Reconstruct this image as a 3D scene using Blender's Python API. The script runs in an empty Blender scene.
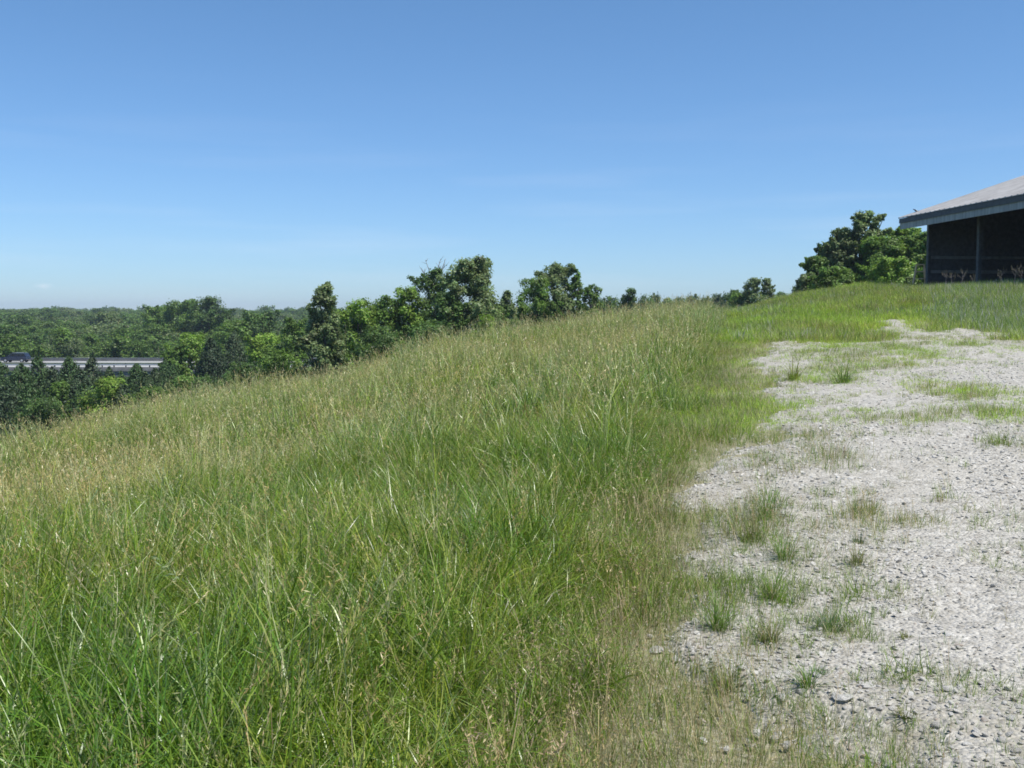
import bpy, math, random
import numpy as np
from mathutils import Vector

R = math.radians
rng = np.random.default_rng(7)
random.seed(7)
scene = bpy.context.scene
COL = scene.collection

# ------------------------------------------------------------------ camera
F_PX, W, H = 995.0, 1024, 768
HORIZON = 318.0
PITCH = math.atan((H / 2 - HORIZON) / F_PX)
EYE = 1.6
cp, sp_ = math.cos(PITCH), math.sin(PITCH)
cam_d = bpy.data.cameras.new('camera')
cam = bpy.data.objects.new('camera', cam_d)
COL.objects.link(cam)
cam.location = (0, 0, EYE)
cam.rotation_euler = (math.pi / 2 - PITCH, 0, 0)
cam_d.sensor_width = 36.0
cam_d.lens = 36.0 * F_PX / W
cam_d.clip_end = 20000
cam_d.clip_start = 0.05
scene.camera = cam


def ray(px, py):
    cx, cy = (px - W / 2) / F_PX, -(py - H / 2) / F_PX
    return np.array([cx, cp + cy * sp_, -sp_ + cy * cp])


def P(px, py, d):
    v = ray(px, py)
    v = v / v[1] * d
    return (v[0], v[1], v[2] + EYE)


# ------------------------------------------------------------------ terrain (thin plate spline through surveyed points)
ctrl = []
crest = [(-160, 478, 18, 0.8), (0, 435, 22, 1.02), (100, 406, 24, 0.8), (200, 384, 27, 1.05), (300, 369, 30, 1.24), (400, 343, 33, 0.75), (500, 322, 37, 0.93), (570, 314, 41, 1.17), (640, 309, 45, 0.65), (740, 303, 50, 0.81), (790, 291, 53, 0.36), (840, 283, 56, 0.44), (875, 279, 57, 0.31), (920, 283, 57, 1.06), (1024, 279, 46, 0.36), (1150, 270, 46, 0.33)]
for px, py, d, h in crest:
    x, y, z = P(px, py, d)
    ctrl.append((x, y, z - h))
for px, py, d in [(850, 600, 5.6), (850, 450, 10), (850, 380, 18), (850, 345, 26), (900, 326, 32), (1000, 333, 30),
                  (900, 303, 40), (800, 318, 38), (1000, 302, 38)]:
    ctrl.append(P(px, py, d))
for px, d, z in [(0, 35, -5), (200, 42, -4.6), (300, 46, -3.9), (400, 50, -3.2), (500, 56, -2.2), (570, 62, -1.7), (640, 68, -1.2),
                 (740, 75, .8), (800, 78, 1.6), (870, 80, 2.4), (920, 80, 2.6), (0, 62, -10), (200, 72, -9.5), (300, 78, -8.5),
                 (400, 88, -7), (500, 100, -6), (640, 110, -5), (760, 112, -3), (-160, 40, -9), (-400, 20, -7)]:
    v = ray(px, HORIZON)
    ctrl.append((v[0] / v[1] * d, d, z))
ctrl += [(0, 0, 0), (1.5, 4, 0), (1.2, 14, .02), (-3, 4, -.22), (-4, 12, -.75), (-7, 16, -1.5), (0, -10, 0), (10, -10, .5), (-10, -10, -1.2), (0, -40, 0),
         (20, 20, 1.0), (15, 0, .6), (30, 40, 3), (45, 52, 3.4), (34, 52, 3.3), (40, 72, 3), (60, 30, 3.5), (-12, 0, -1.5), (-40, 0, -6.5),
         (-60, -20, -10), (-70, 95, -12), (-30, 100, -10.5), (-100, 110, -13), (-120, 60, -13), (60, 90, 2), (80, -40, 3), (-20, -60, -3)]
ctrl = np.array(ctrl, float)


def _U(d2):
    return np.where(d2 > 1e-9, d2 * np.log(np.maximum(d2, 1e-9)), 0.0)


_n = len(ctrl)
_K = _U(((ctrl[:, None, :2] - ctrl[None, :, :2]) ** 2).sum(-1)) + np.eye(_n) * .8
_Pm = np.c_[np.ones(_n), ctrl[:, :2]]
_A = np.zeros((_n + 3, _n + 3))
_A[:_n, :_n] = _K
_A[:_n, _n:] = _Pm
_A[_n:, :_n] = _Pm.T
_w = np.linalg.solve(_A, np.r_[ctrl[:, 2], 0, 0, 0])


def smooth(a, b, v):
    t = np.clip((v - a) / (b - a), 0, 1)
    return t * t * (3 - 2 * t)


def vnoise(x, y, s, seed=0):
    x = np.asarray(x, float) / s
    y = np.asarray(y, float) / s
    xi, yi = np.floor(x).astype(np.int64), np.floor(y).astype(np.int64)
    fx, fy = x - xi, y - yi
    fx, fy = fx * fx * (3 - 2 * fx), fy * fy * (3 - 2 * fy)

    def h(i, j):
        n = (i * 374761393 + j * 668265263 + seed * 982451653) & 0x7fffffff
        n = ((n ^ (n >> 13)) * 1274126177) & 0x7fffffff
        return ((n ^ (n >> 16)) & 0xffff) / 65535.0
    return (h(xi, yi) * (1 - fx) + h(xi + 1, yi) * fx) * (1 - fy) + (h(xi, yi + 1) * (1 - fx) + h(xi + 1, yi + 1) * fx) * fy


def zfar(x, y):
    r = np.hypot(x, y)
    left = -13.5 + 5.5 * smooth(300, 700, r) + 5.5 * smooth(650, 1700, r)
    u = x / np.maximum(np.abs(y), 1)
    k = smooth(-.15, .45, u) * smooth(-100, 100, y)
    base = left * (1 - k) + (1.0 + 4 * smooth(400, 1500, r)) * k
    return base + (vnoise(x, y, 170, 3) - .5) * 5 * smooth(260, 500, r)


def hgt(x, y):
    x = np.atleast_1d(np.asarray(x, float))
    y = np.atleast_1d(np.asarray(y, float))
    sh = x.shape
    x, y = x.ravel(), y.ravel()
    out = np.empty(len(x))
    for i in range(0, len(x), 20000):
        xs, ys = x[i:i + 20000], y[i:i + 20000]
        r = np.hypot(xs, ys)
        d2 = (xs[:, None] - ctrl[None, :, 0]) ** 2 + (ys[:, None] - ctrl[None, :, 1]) ** 2
        near = _U(d2) @ _w[:_n] + _w[_n] + _w[_n + 1] * xs + _w[_n + 2] * ys
        near = np.clip(near, -14, 6)
        k = smooth(95, 150, r)
        out[i:i + 20000] = near * (1 - k) + zfar(xs, ys) * k
    return out.reshape(sh)


def h1(x, y):
    return float(hgt([x], [y])[0])


def ground_px(px, py):
    """where the line of sight through a photo position meets the terrain"""
    v = ray(px, py)
    v = v / v[1]
    d = np.concatenate([np.arange(1.5, 20, .05), np.arange(20, 130, .25)])
    hz = hgt(v[0] * d, d)
    below = np.nonzero(v[2] * d + EYE <= hz)[0]
    dd = d[below[0]] if len(below) else 60.0
    return v[0] * dd, dd


# ------------------------------------------------------------------ helpers
def link(o, parent=None):
    COL.objects.link(o)
    if parent is not None:
        o.parent = parent
    return o


def mesh_np(name, verts, faces, mat, parent=None, col=None, smooth_=False, linkit=True):
    """verts (n,3), faces list of arrays (m,k)"""
    me = bpy.data.meshes.new(name)
    verts = np.asarray(verts, np.float32)
    me.vertices.add(len(verts))
    me.vertices.foreach_set('co', verts.ravel())
    fl = [np.asarray(f, np.int32) for f in faces if len(f)]
    loops = np.concatenate([f.ravel() for f in fl])
    tot = np.concatenate([np.full(len(f), f.shape[1], np.int32) for f in fl])
    start = np.r_[0, np.cumsum(tot)[:-1]].astype(np.int32)
    me.loops.add(len(loops))
    me.loops.foreach_set('vertex_index', loops)
    me.polygons.add(len(tot))
    me.polygons.foreach_set('loop_start', start)
    me.polygons.foreach_set('loop_total', tot)
    if smooth_:
        me.polygons.foreach_set('use_smooth', np.ones(len(tot), bool))
    me.update(calc_edges=True)
    if col is not None:
        a = me.attributes.new('Col', 'FLOAT_COLOR', 'POINT')
        c = np.ones((len(verts), 4), np.float32)
        c[:, :3] = col
        a.data.foreach_set('color', c.ravel())
    if mat is not None:
        me.materials.append(mat)
    o = bpy.data.objects.new(name, me)
    if linkit:
        link(o, parent)
    return o


class MB:
    """collects boxes, tubes and loose faces, builds one mesh object"""

    def __init__(s):
        s.v, s.f = [], []

    def box(s, a, b):
        (x0, y0, z0), (x1, y1, z1) = a, b
        i = len(s.v)
        s.v += [(x0, y0, z0), (x1, y0, z0), (x1, y1, z0), (x0, y1, z0), (x0, y0, z1), (x1, y0, z1), (x1, y1, z1), (x0, y1, z1)]
        for q in ((3, 2, 1, 0), (4, 5, 6, 7), (0, 1, 5, 4), (1, 2, 6, 5), (2, 3, 7, 6), (3, 0, 4, 7)):
            s.f.append(tuple(i + k for k in q))
        return s

    def prism(s, poly, axis_from, axis_to):
        """poly: list of 3D points (loop), extruded by vector axis_to-axis_from"""
        d = Vector(axis_to) - Vector(axis_from)
        i, n = len(s.v), len(poly)
        s.v += [tuple(Vector(p)) for p in poly] + [tuple(Vector(p) + d) for p in poly]
        s.f.append(tuple(i + k for k in range(n))[::-1])
        s.f.append(tuple(i + n + k for k in range(n)))
        for k in range(n):
            s.f.append((i + k, i + (k + 1) % n, i + n + (k + 1) % n, i + n + k))
        return s

    def bar(s, a, b, w, t, up=(0, 0, 1)):
        a, b = Vector(a), Vector(b)
        d = (b - a).normalized()
        u = Vector(up)
        sx = d.cross(u)
        if sx.length < 1e-4:
            sx = d.cross(Vector((1, 0, 0)))
        sx.normalize()
        uy = sx.cross(d)
        q = [a + sx * w / 2 * i + uy * t / 2 * j for i, j in ((-1, -1), (1, -1), (1, 1), (-1, 1))]
        return s.prism(q, a, b)

    def tube(s, pts, radii, n=7):
        i0 = len(s.v)
        pts = [Vector(p) for p in pts]
        for k, p in enumerate(pts):
            d = (pts[min(k + 1, len(pts) - 1)] - pts[max(k - 1, 0)]).normalized()
            sx = d.cross(Vector((0.31, 0.95, 0.1))).normalized()
            sy = d.cross(sx)
            for j in range(n):
                a = 2 * math.pi * j / n
                s.v.append(tuple(p + (sx * math.cos(a) + sy * math.sin(a)) * radii[k]))
        for k in range(len(pts) - 1):
            for j in range(n):
                a, b = i0 + k * n + j, i0 + k * n + (j + 1) % n
                s.f.append((a, b, b + n, a + n))
        s.f.append(tuple(i0 + j for j in range(n))[::-1])
        s.f.append(tuple(i0 + (len(pts) - 1) * n + j for j in range(n)))
        return s

    def build(s, name, mat, parent=None, smooth_=False, bevel=0):
        me = bpy.data.meshes.new(name)
        me.from_pydata([tuple(p) for p in s.v], [], s.f)
        me.validate()
        if smooth_:
            me.polygons.foreach_set('use_smooth', np.ones(len(me.polygons), bool))
        me.update()
        me.materials.append(mat)
        o = bpy.data.objects.new(name, me)
        link(o, parent)
        if bevel:
            m = o.modifiers.new('bevel', 'BEVEL')
            m.width = bevel
            m.segments = 2
            m.limit_method = 'ANGLE'
        return o


def tag(o, label=None, cat=None, group=None, kind=None):
    if label:
        o['label'] = label
    if cat:
        o['category'] = cat
    if group:
        o['group'] = group
    if kind:
        o['kind'] = kind
    return o


def empty(name, loc, rz=0):
    o = bpy.data.objects.new(name, None)
    o.empty_display_size = .2
    link(o)
    o.location = loc
    o.rotation_euler = (0, 0, rz)
    return o


# ------------------------------------------------------------------ materials
class NT:
    def __init__(s, name):
        s.m = bpy.data.materials.new(name)
        s.m.use_nodes = True
        s.t = s.m.node_tree
        s.t.nodes.clear()
        s.out = s.n('ShaderNodeOutputMaterial')

    def n(s, kind, **kw):
        nd = s.t.nodes.new(kind)
        for k, v in kw.items():
            if k.startswith('_'):
                setattr(nd, k[1:], v)
            else:
                key = int(k[1:]) if k[0] == 'i' and k[1:].isdigit() else k.replace('__', ' ')
                inp = nd.inputs[key]
                if isinstance(v, bpy.types.NodeSocket):
                    s.t.links.new(v, inp)
                else:
                    inp.default_value = v
        return nd

    def l(s, a, b):
        s.t.links.new(a, b)

    def noise(s, scale, detail=4, vec=None, rough=.55):
        nd = s.n('ShaderNodeTexNoise', Scale=scale, Detail=detail, Roughness=rough)
        if vec is not None:
            s.l(vec, nd.inputs['Vector'])
        return nd.outputs['Fac']

    def ramp(s, fac, stops):
        nd = s.n('ShaderNodeValToRGB')
        s.l(fac, nd.inputs[0])
        cr = nd.color_ramp
        while len(cr.elements) > 1:
            cr.elements.remove(cr.elements[-1])
        for i, (p, c) in enumerate(stops):
            e = cr.elements[0] if i == 0 else cr.elements.new(p)
            e.position = p
            c = (c, c, c) if isinstance(c, (int, float)) else c
            e.color = (*c, 1)
        return nd.outputs[0]

    def mix(s, fac, a, b, mode='MIX'):
        nd = s.n('ShaderNodeMix', _data_type='RGBA', _blend_type=mode)
        for v, i in ((fac, 0), (a, 6), (b, 7)):
            if isinstance(v, bpy.types.NodeSocket):
                s.l(v, nd.inputs[i])
            else:
                nd.inputs[i].default_value = v if i == 0 else (*v, 1)
        return nd.outputs[2]

    def math(s, op, a, b=0.0):
        nd = s.n('ShaderNodeMath', _operation=op)
        for v, i in ((a, 0), (b, 1)):
            if isinstance(v, bpy.types.NodeSocket):
                s.l(v, nd.inputs[i])
            else:
                nd.inputs[i].default_value = v
        return nd.outputs[0]

    def pos(s):
        return s.n('ShaderNodeNewGeometry').outputs['Position']

    def done(s, color, rough=.7, bump=None, bump_d=.01, bump_s=1.0, spec=.5, metallic=0.0):
        b = s.n('ShaderNodeBsdfPrincipled')
        for v, k in ((color, 'Base Color'), (rough, 'Roughness'), (metallic, 'Metallic')):
            if isinstance(v, bpy.types.NodeSocket):
                s.l(v, b.inputs[k])
            else:
                b.inputs[k].default_value = (*v, 1) if k == 'Base Color' else v
        b.inputs['Specular IOR Level'].default_value = spec
        if bump is not None:
            bn = s.n('ShaderNodeBump', Strength=bump_s, Distance=bump_d)
            s.l(bump, bn.inputs['Height'])
            s.l(bn.outputs[0], b.inputs['Normal'])
        s.l(b.outputs[0], s.out.inputs[0])
        return s.m


def plain(name, c, rough=.7, var=.25, scale=6.0, metallic=0.0, spec=.5):
    m = NT(name)
    f = m.noise(scale, 5, m.n('ShaderNodeTexCoord').outputs['Object'])
    c = np.array(c)
    col = m.ramp(f, [(.3, tuple(c * (1 - var))), (.7, tuple(c * (1 + var)))])
    return m.done(col, rough, metallic=metallic, spec=spec, bump=f, bump_d=.004)


def leaf_mat(name, tint=(1, 1, 1), rough=.5, trans=.35, patch=None, spec=.4, tcol=(1.0, 1.05, .72)):
    """per-leaf colour attribute, large soft patches of a second colour, part translucent"""
    m = NT(name)
    col = m.n('ShaderNodeAttribute', _attribute_name='Col').outputs['Color']
    col = m.mix(1.0, col, tint, 'MULTIPLY')
    if patch:
        for sc, lo, hi, mul in patch:
            f = m.noise(sc, 3, m.pos())
            f = m.ramp(f, [(lo, 0.0), (hi, 1.0)])
            col = m.mix(f, col, m.mix(1.0, col, mul, 'MULTIPLY'))
    b = m.n('ShaderNodeBsdfPrincipled', Roughness=rough)
    m.l(col, b.inputs['Base Color'])
    b.inputs['Specular IOR Level'].default_value = spec
    t = m.n('ShaderNodeBsdfTranslucent')
    m.l(m.mix(1.0, col, tcol, 'MULTIPLY'), t.inputs['Color'])
    mx = m.n('ShaderNodeMixShader')
    mx.inputs[0].default_value = trans
    m.l(b.outputs[0], mx.inputs[1])
    m.l(t.outputs[0], mx.inputs[2])
    m.l(mx.outputs[0], m.out.inputs[0])
    return m.m


M = {}
M['bark'] = plain('bark', (.10, .085, .07), .9, .4, 8)
M['dead_wood'] = plain('dead_wood', (.17, .15, .14), .9, .3, 8)
M['leaf'] = leaf_mat('tree_leaves', tint=(1.22, 1.2, 1.15), rough=.45, trans=.42, spec=.3)
M['cedar'] = leaf_mat('cedar_needles', tint=(1.1, 1.12, 1.0), rough=.6, trans=.12)
M['grass'] = leaf_mat('grass_blades', tint=(1.17, 1.12, .98), rough=.34, trans=.3, spec=.55,
                      patch=[(.22, .42, .66, (1.15, 1.0, .95)), (.8, .48, .66, (.68, .86, .85)), (2.2, .55, .7, (1.25, 1.12, 1.0))])
M['short'] = leaf_mat('short_grass_blades', rough=.45, trans=.32, spec=.4, patch=[(.5, .5, .68, (1.12, 1.0, .85))])
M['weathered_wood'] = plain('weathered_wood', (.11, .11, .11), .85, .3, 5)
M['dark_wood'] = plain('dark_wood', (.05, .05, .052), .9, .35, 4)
M['fascia_paint'] = plain('faded_grey_paint', (.10, .105, .118), .8, .2, 3)
M['grey_board'] = plain('grey_board', (.27, .265, .25), .85, .25, 4)
M['new_wood'] = plain('new_wood', (.78, .54, .33), .8, .15, 9)
M['concrete'] = plain('concrete', (.17, .17, .165), .85, .25, .8)
M['shaded_concrete'] = plain('shaded_concrete', (.07, .075, .08), .85, .25, .8)  # concrete darkened to carry the shade on the far barrier's face
M['asphalt'] = plain('road_concrete', (.36, .355, .34), .85, .1, .4)
M['galv'] = plain('galvanised_steel', (.42, .44, .45), .5, .12, 2, metallic=.6)
M['car_paint'] = plain('navy_car_paint', (.02, .027, .05), .25, .1, 2)
M['glass'] = plain('car_glass', (.02, .025, .03), .08, .05, 1)
M['rubber'] = plain('tyre_rubber', (.02, .02, .02), .9, .2, 5)
M['paint_white'] = plain('white_paint', (.75, .75, .72), .6, .05, 1)

# soil under the grass
m = NT('meadow_soil')
p = m.pos()
f1 = m.noise(.35, 5, p)
f2 = m.noise(14, 6, p)
far = m.n('ShaderNodeVectorMath', _operation='LENGTH')
m.l(p, far.inputs[0])
ff = m.ramp(m.math('DIVIDE', far.outputs['Value'], 400.0), [(.2, 0.0), (.35, 1.0)])
soil = m.mix(f2, (.045, .042, .022), (.10, .09, .05))
green = m.mix(f1, (.035, .06, .018), (.07, .09, .03))
c = m.mix(m.ramp(f1, [(.35, .25), (.65, .8)]), soil, green)
c = m.mix(ff, c, m.mix(f1, (.02, .045, .012), (.035, .06, .018)))
th = m.n('ShaderNodeAttribute', _attribute_name='Thatch').outputs['Fac']
f3 = m.noise(38, 5, p, .7)
c = m.mix(th, c, m.ramp(f3, [(.3, (.17, .155, .085)), (.5, (.28, .26, .165)), (.66, (.40, .375, .30))]))
M['soil'] = m.done(c, .95, bump=f2, bump_d=.03, spec=.1)

# crushed limestone
m = NT('crushed_limestone')
p = m.pos()
v1 = m.n('ShaderNodeTexVoronoi', Scale=46.0, Randomness=1.0)
m.l(p, v1.inputs['Vector'])
v2 = m.n('ShaderNodeTexVoronoi', Scale=20.0, Randomness=1.0)
m.l(p, v2.inputs['Vector'])
sepc = m.n('ShaderNodeSeparateColor')
m.l(v1.outputs['Color'], sepc.inputs[0])
sepd = m.n('ShaderNodeSeparateColor')
m.l(v2.outputs['Color'], sepd.inputs[0])
stone = m.ramp(m.math('MULTIPLY', m.math('ADD', sepc.outputs[0], sepd.outputs[1]), .5),
               [(.1, (.275, .257, .22)), (.4, (.39, .37, .325)), (.75, (.47, .448, .40)), (.95, (.56, .537, .485))])
dirt = m.noise(.9, 5, p, .65)
dirt = m.ramp(dirt, [(.52, 0.0), (.75, .45)])
eg = m.n('ShaderNodeAttribute', _attribute_name='Edge').outputs['Fac']
dirt = m.math('MAXIMUM', dirt, m.math('MULTIPLY', eg, m.ramp(m.noise(3.5, 5, p, .7), [(.38, .05), (.65, .75)])))
c = m.mix(dirt, stone, m.mix(.35, (.23, .205, .145), stone))
hgt_n = m.math('SUBTRACT', m.math('ADD', m.math('MULTIPLY', v2.outputs['Distance'], -.8), m.math('MULTIPLY', m.noise(60, 4, p), .5)), v1.outputs['Distance'])
M['gravel'] = m.done(c, .92, bump=hgt_n, bump_d=.014, bump_s=.9, spec=.2)

m = NT('limestone_chips')
oi = m.n('ShaderNodeObjectInfo')
c = m.ramp(oi.outputs['Random'], [(0, (.35, .33, .29)), (.3, (.45, .43, .385)), (.7, (.54, .517, .465)), (.93, (.64, .618, .565)), (.97, (.38, .30, .23))])
f = m.noise(60, 4, m.n('ShaderNodeTexCoord').outputs['Object'])
c = m.mix(.35, c, m.mix(f, (.3, .28, .25), (.65, .64, .61)))
M['chips'] = m.done(c, .9, bump=f, bump_d=.003, spec=.2)

# barn roofing, fascia
m = NT('weathered_roof_metal')
oc = m.n('ShaderNodeTexCoord').outputs['Object']
f = m.noise(.8, 6, oc, .7)
m2 = m.n('ShaderNodeTexNoise', Scale=1.0, Detail=5.0)
mp = m.n('ShaderNodeMapping')
mp.inputs['Scale'].default_value = (.4, 7, .4)
m.l(oc, mp.inputs[0])
m.l(mp.outputs[0], m2.inputs['Vector'])
c = m.ramp(m.math('MULTIPLY', m.math('ADD', f, m2.outputs['Fac']), .5), [(.36, (.17, .165, .16)), (.5, (.29, .285, .28)), (.64, (.38, .375, .37))])
M['roof'] = m.done(c, .55, bump=f, bump_d=.01, metallic=.1)
m = NT('weathered_siding')
oc = m.n('ShaderNodeTexCoord').outputs['Object']
mp = m.n('ShaderNodeMapping')
mp.inputs['Scale'].default_value = (7, 7, .5)
m.l(oc, mp.inputs[0])
nz = m.n('ShaderNodeTexNoise', Scale=1.0, Detail=6.0, Roughness=.65)
m.l(mp.outputs[0], nz.inputs['Vector'])
c = m.ramp(nz.outputs['Fac'], [(.3, (.19, .20, .205)), (.5, (.34, .35, .355)), (.7, (.46, .47, .475))])
M['siding'] = m.done(c, .8, bump=nz.outputs['Fac'], bump_d=.01)

# ------------------------------------------------------------------ terrain mesh
N = 420
t = np.linspace(-1, 1, N)
KK, AA = 7.6, 4000 / math.sinh(7.6)
g = AA * np.sinh(KK * t)
gx, gy = np.meshgrid(g, g + 8.0)
gz = hgt(gx, gy)
idx = np.arange(N * N).reshape(N, N)
quads = np.stack([idx[:-1, :-1], idx[:-1, 1:], idx[1:, 1:], idx[1:, :-1]], -1).reshape(-1, 4)
gz2 = gz + (vnoise(gx, gy, 1.1, 5) - .5) * .05 * (np.hypot(gx, gy) < 60)
gcol = np.zeros((N * N, 3))
ground_me = mesh_np('ground', np.stack([gx, gy, gz2], -1).reshape(-1, 3), [quads], M['soil'], smooth_=True)
o = ground_me
tag(o, 'grassy hillside falling away to a wooded valley', 'ground', kind='structure')

# ------------------------------------------------------------------ track outline
TRACK_PX = [(860, 768), (800, 745), (735, 735), (690, 708), (678, 660), (688, 620), (715, 588), (700, 545), (684, 508), (692, 484), (728, 462),
            (745, 440), (772, 420), (766, 395), (756, 372), (750, 348), (776, 340), (788, 331), (806, 342), (816, 352), (850, 346), (880, 340),
            (884, 322), (900, 321), (925, 333), (960, 330), (1000, 335), (1040, 345), (1120, 352)]
track = [ground_px(*q) for q in TRACK_PX]
track += [(14, 16), (9, 8), (6.0, 3), (5.5, 0), (5, -6), (1.6, -6), (1.3, 0), (1.25, 2.4)]
track = np.array(track)
TALL_PX = [(575, 768), (600, 700), (622, 640), (640, 580), (650, 520), (664, 470), (676, 430), (690, 400), (700, 370), (714, 345), (726, 325), (722, 308)]
tall = [ground_px(*q) for q in TALL_PX]
tall = np.array([(.25, -6), (.25, 1)] + tall + [(tall[-1][0] + 1.5, 60), (tall[-1][0] + 4, 75), (-90, 75), (-90, -6)])


def inside(poly, x, y):
    x, y = np.asarray(x), np.asarray(y)
    c = np.zeros(x.shape, bool)
    a = poly
    b = np.roll(poly, -1, 0)
    for (x1, y1), (x2, y2) in zip(a, b):
        if y1 == y2:
            continue
        k = ((y1 > y) != (y2 > y)) & (x < (x2 - x1) * (y - y1) / (y2 - y1) + x1)
        c ^= k
    return c


def sdist(poly, x, y):
    """signed distance, positive inside"""
    x, y = np.asarray(x, float), np.asarray(y, float)
    d = np.full(x.shape, 1e9)
    for (x1, y1), (x2, y2) in zip(poly, np.roll(poly, -1, 0)):
        dx, dy = x2 - x1, y2 - y1
        tt = np.clip(((x - x1) * dx + (y - y1) * dy) / (dx * dx + dy * dy + 1e-9), 0, 1)
        d = np.minimum(d, np.hypot(x - x1 - tt * dx, y - y1 - tt * dy))
    return np.where(inside(poly, x, y), d, -d)


def edge_noise(x, y):
    r = np.hypot(x, y)
    return ((vnoise(x, y, .5, 11) - .5) * .45 + (vnoise(x, y, .16, 12) - .5) * .22 + (vnoise(x, y, 1.6, 13) - .5) * .6) * np.clip(r / 9, .7, 1.5)


def track_d(x, y):
    return sdist(track, x, y) + edge_noise(x, y)


# weedy patches on the gravel (photo positions, half-width px, half-height px)
def px_patch(px, py, wpx, hpx):
    a = ground_px(px - wpx, py)
    b = ground_px(px + wpx, py)
    t_, bt = ground_px(px, py - hpx), ground_px(px, py + hpx)
    cx, cy = (t_[0] + bt[0]) / 2, (t_[1] + bt[1]) / 2
    return cx, cy, abs(b[0] - a[0]) / 2, max(abs(t_[1] - bt[1]) / 2, .1)


PATCH = [px_patch(*q) for q in [(905, 357, 66, 12), (965, 395, 60, 16), (990, 428, 56, 20), (860, 368, 70, 14), (905, 330, 22, 4), (840, 350, 66, 14), (850, 362, 60, 14), (815, 360, 34, 12), (880, 352, 40, 10),
                                (1000, 348, 60, 12), (945, 345, 46, 9), (795, 380, 32, 14), (838, 386, 36, 10), (1015, 455, 30, 14), (760, 470, 44, 18), (775, 600, 56, 22), (842, 640, 42, 16), (742, 545, 44, 30),
                                (830, 372, 40, 10), (775, 352, 30, 8), (830, 465, 44, 16), (800, 412, 46, 11), (905, 690, 22, 10), (755, 650, 60, 18), (770, 510, 46, 20), (805, 570, 40, 14),
                                (720, 600, 50, 28), (715, 700, 70, 24), (790, 738, 70, 18), (850, 580, 28, 9), (770, 440, 40, 12), (860, 520, 38, 12), (940, 505, 14, 5), (870, 750, 50, 12), (855, 600, 24, 8)]]


STRONG = [px_patch(*q) for q in [(792, 380, 15, 9), (850, 384, 28, 9), (858, 364, 56, 10), (880, 350, 40, 8), (835, 352, 40, 7), (940, 394, 30, 8), (820, 376, 20, 6), (1010, 420, 30, 12)]]


def weedy(x, y):
    """0..1 weed cover on the gravel"""
    w = np.zeros(np.shape(x))
    for cx, cy, a, b in PATCH:
        q = ((x - cx) / a) ** 2 + ((y - cy) / b) ** 2
        w = np.maximum(w, np.exp(-q * 1.2))
    st = np.zeros(np.shape(x))
    for cx, cy, a, b in STRONG:
        st = np.maximum(st, np.exp(-(((x - cx) / a) ** 2 + ((y - cy) / b) ** 2) * 1.1))
    return .9 * st * (.3 + 1.0 * vnoise(x, y, .5, 23)) + w * np.clip(-.1 + 1.1 * vnoise(x, y, .45, 21) + .8 * vnoise(x, y, .14, 22), 0, 1.3)


def sheet_off(x, y, d):
    """the spread stone thins out towards its edge, and the soil shows through"""
    return (.045 + (vnoise(x, y, .22, 31) - .5) * .03 + (vnoise(x, y, .9, 32) - .5) * .04
            - (.17 + .05 * (vnoise(x, y, .13, 33) - .5)) * (1 - smooth(-.3, .35, d + (vnoise(x, y, .3, 34) - .5) * .4)))


# bare stony, straw-littered soil along the track edge
td = track_d(gx.ravel(), gy.ravel())
near_t = np.where(np.hypot(gx, gy).ravel() < 60, smooth(-1.6, -.1, td), 0)
ca = ground_me.data.attributes.new('Thatch', 'FLOAT', 'POINT')
ca.data.foreach_set('value', near_t.astype(np.float32))


# track sheet
cell = .07
xs = np.arange(.0, 26, cell)
ys = np.arange(-5, 40, cell)
X, Y = np.meshgrid(xs, ys)
D = track_d(X, Y)
keep = D > -.7
Z = hgt(X, Y) + sheet_off(X, Y, D)
ii = np.arange(X.size).reshape(X.shape)
q = np.stack([ii[:-1, :-1], ii[:-1, 1:], ii[1:, 1:], ii[1:, :-1]], -1)
kq = keep[:-1, :-1] & keep[:-1, 1:] & keep[1:, 1:] & keep[1:, :-1]
q = q[kq]
used, inv = np.unique(q, return_inverse=True)
sheet_edge = np.clip(smooth(1.5, .2, D).ravel() + .9 * weedy(X, Y).ravel(), 0, 1)
o = mesh_np('gravel_track', np.stack([X, Y, Z], -1).reshape(-1, 3)[used], [inv.reshape(-1, 4)], M['gravel'], smooth_=True)
ea = o.data.attributes.new('Edge', 'FLOAT', 'POINT')
ea.data.foreach_set('value', sheet_edge[used].astype(np.float32))
tag(o, 'pale crushed limestone farm track running up the hill', 'track', kind='structure')


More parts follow.
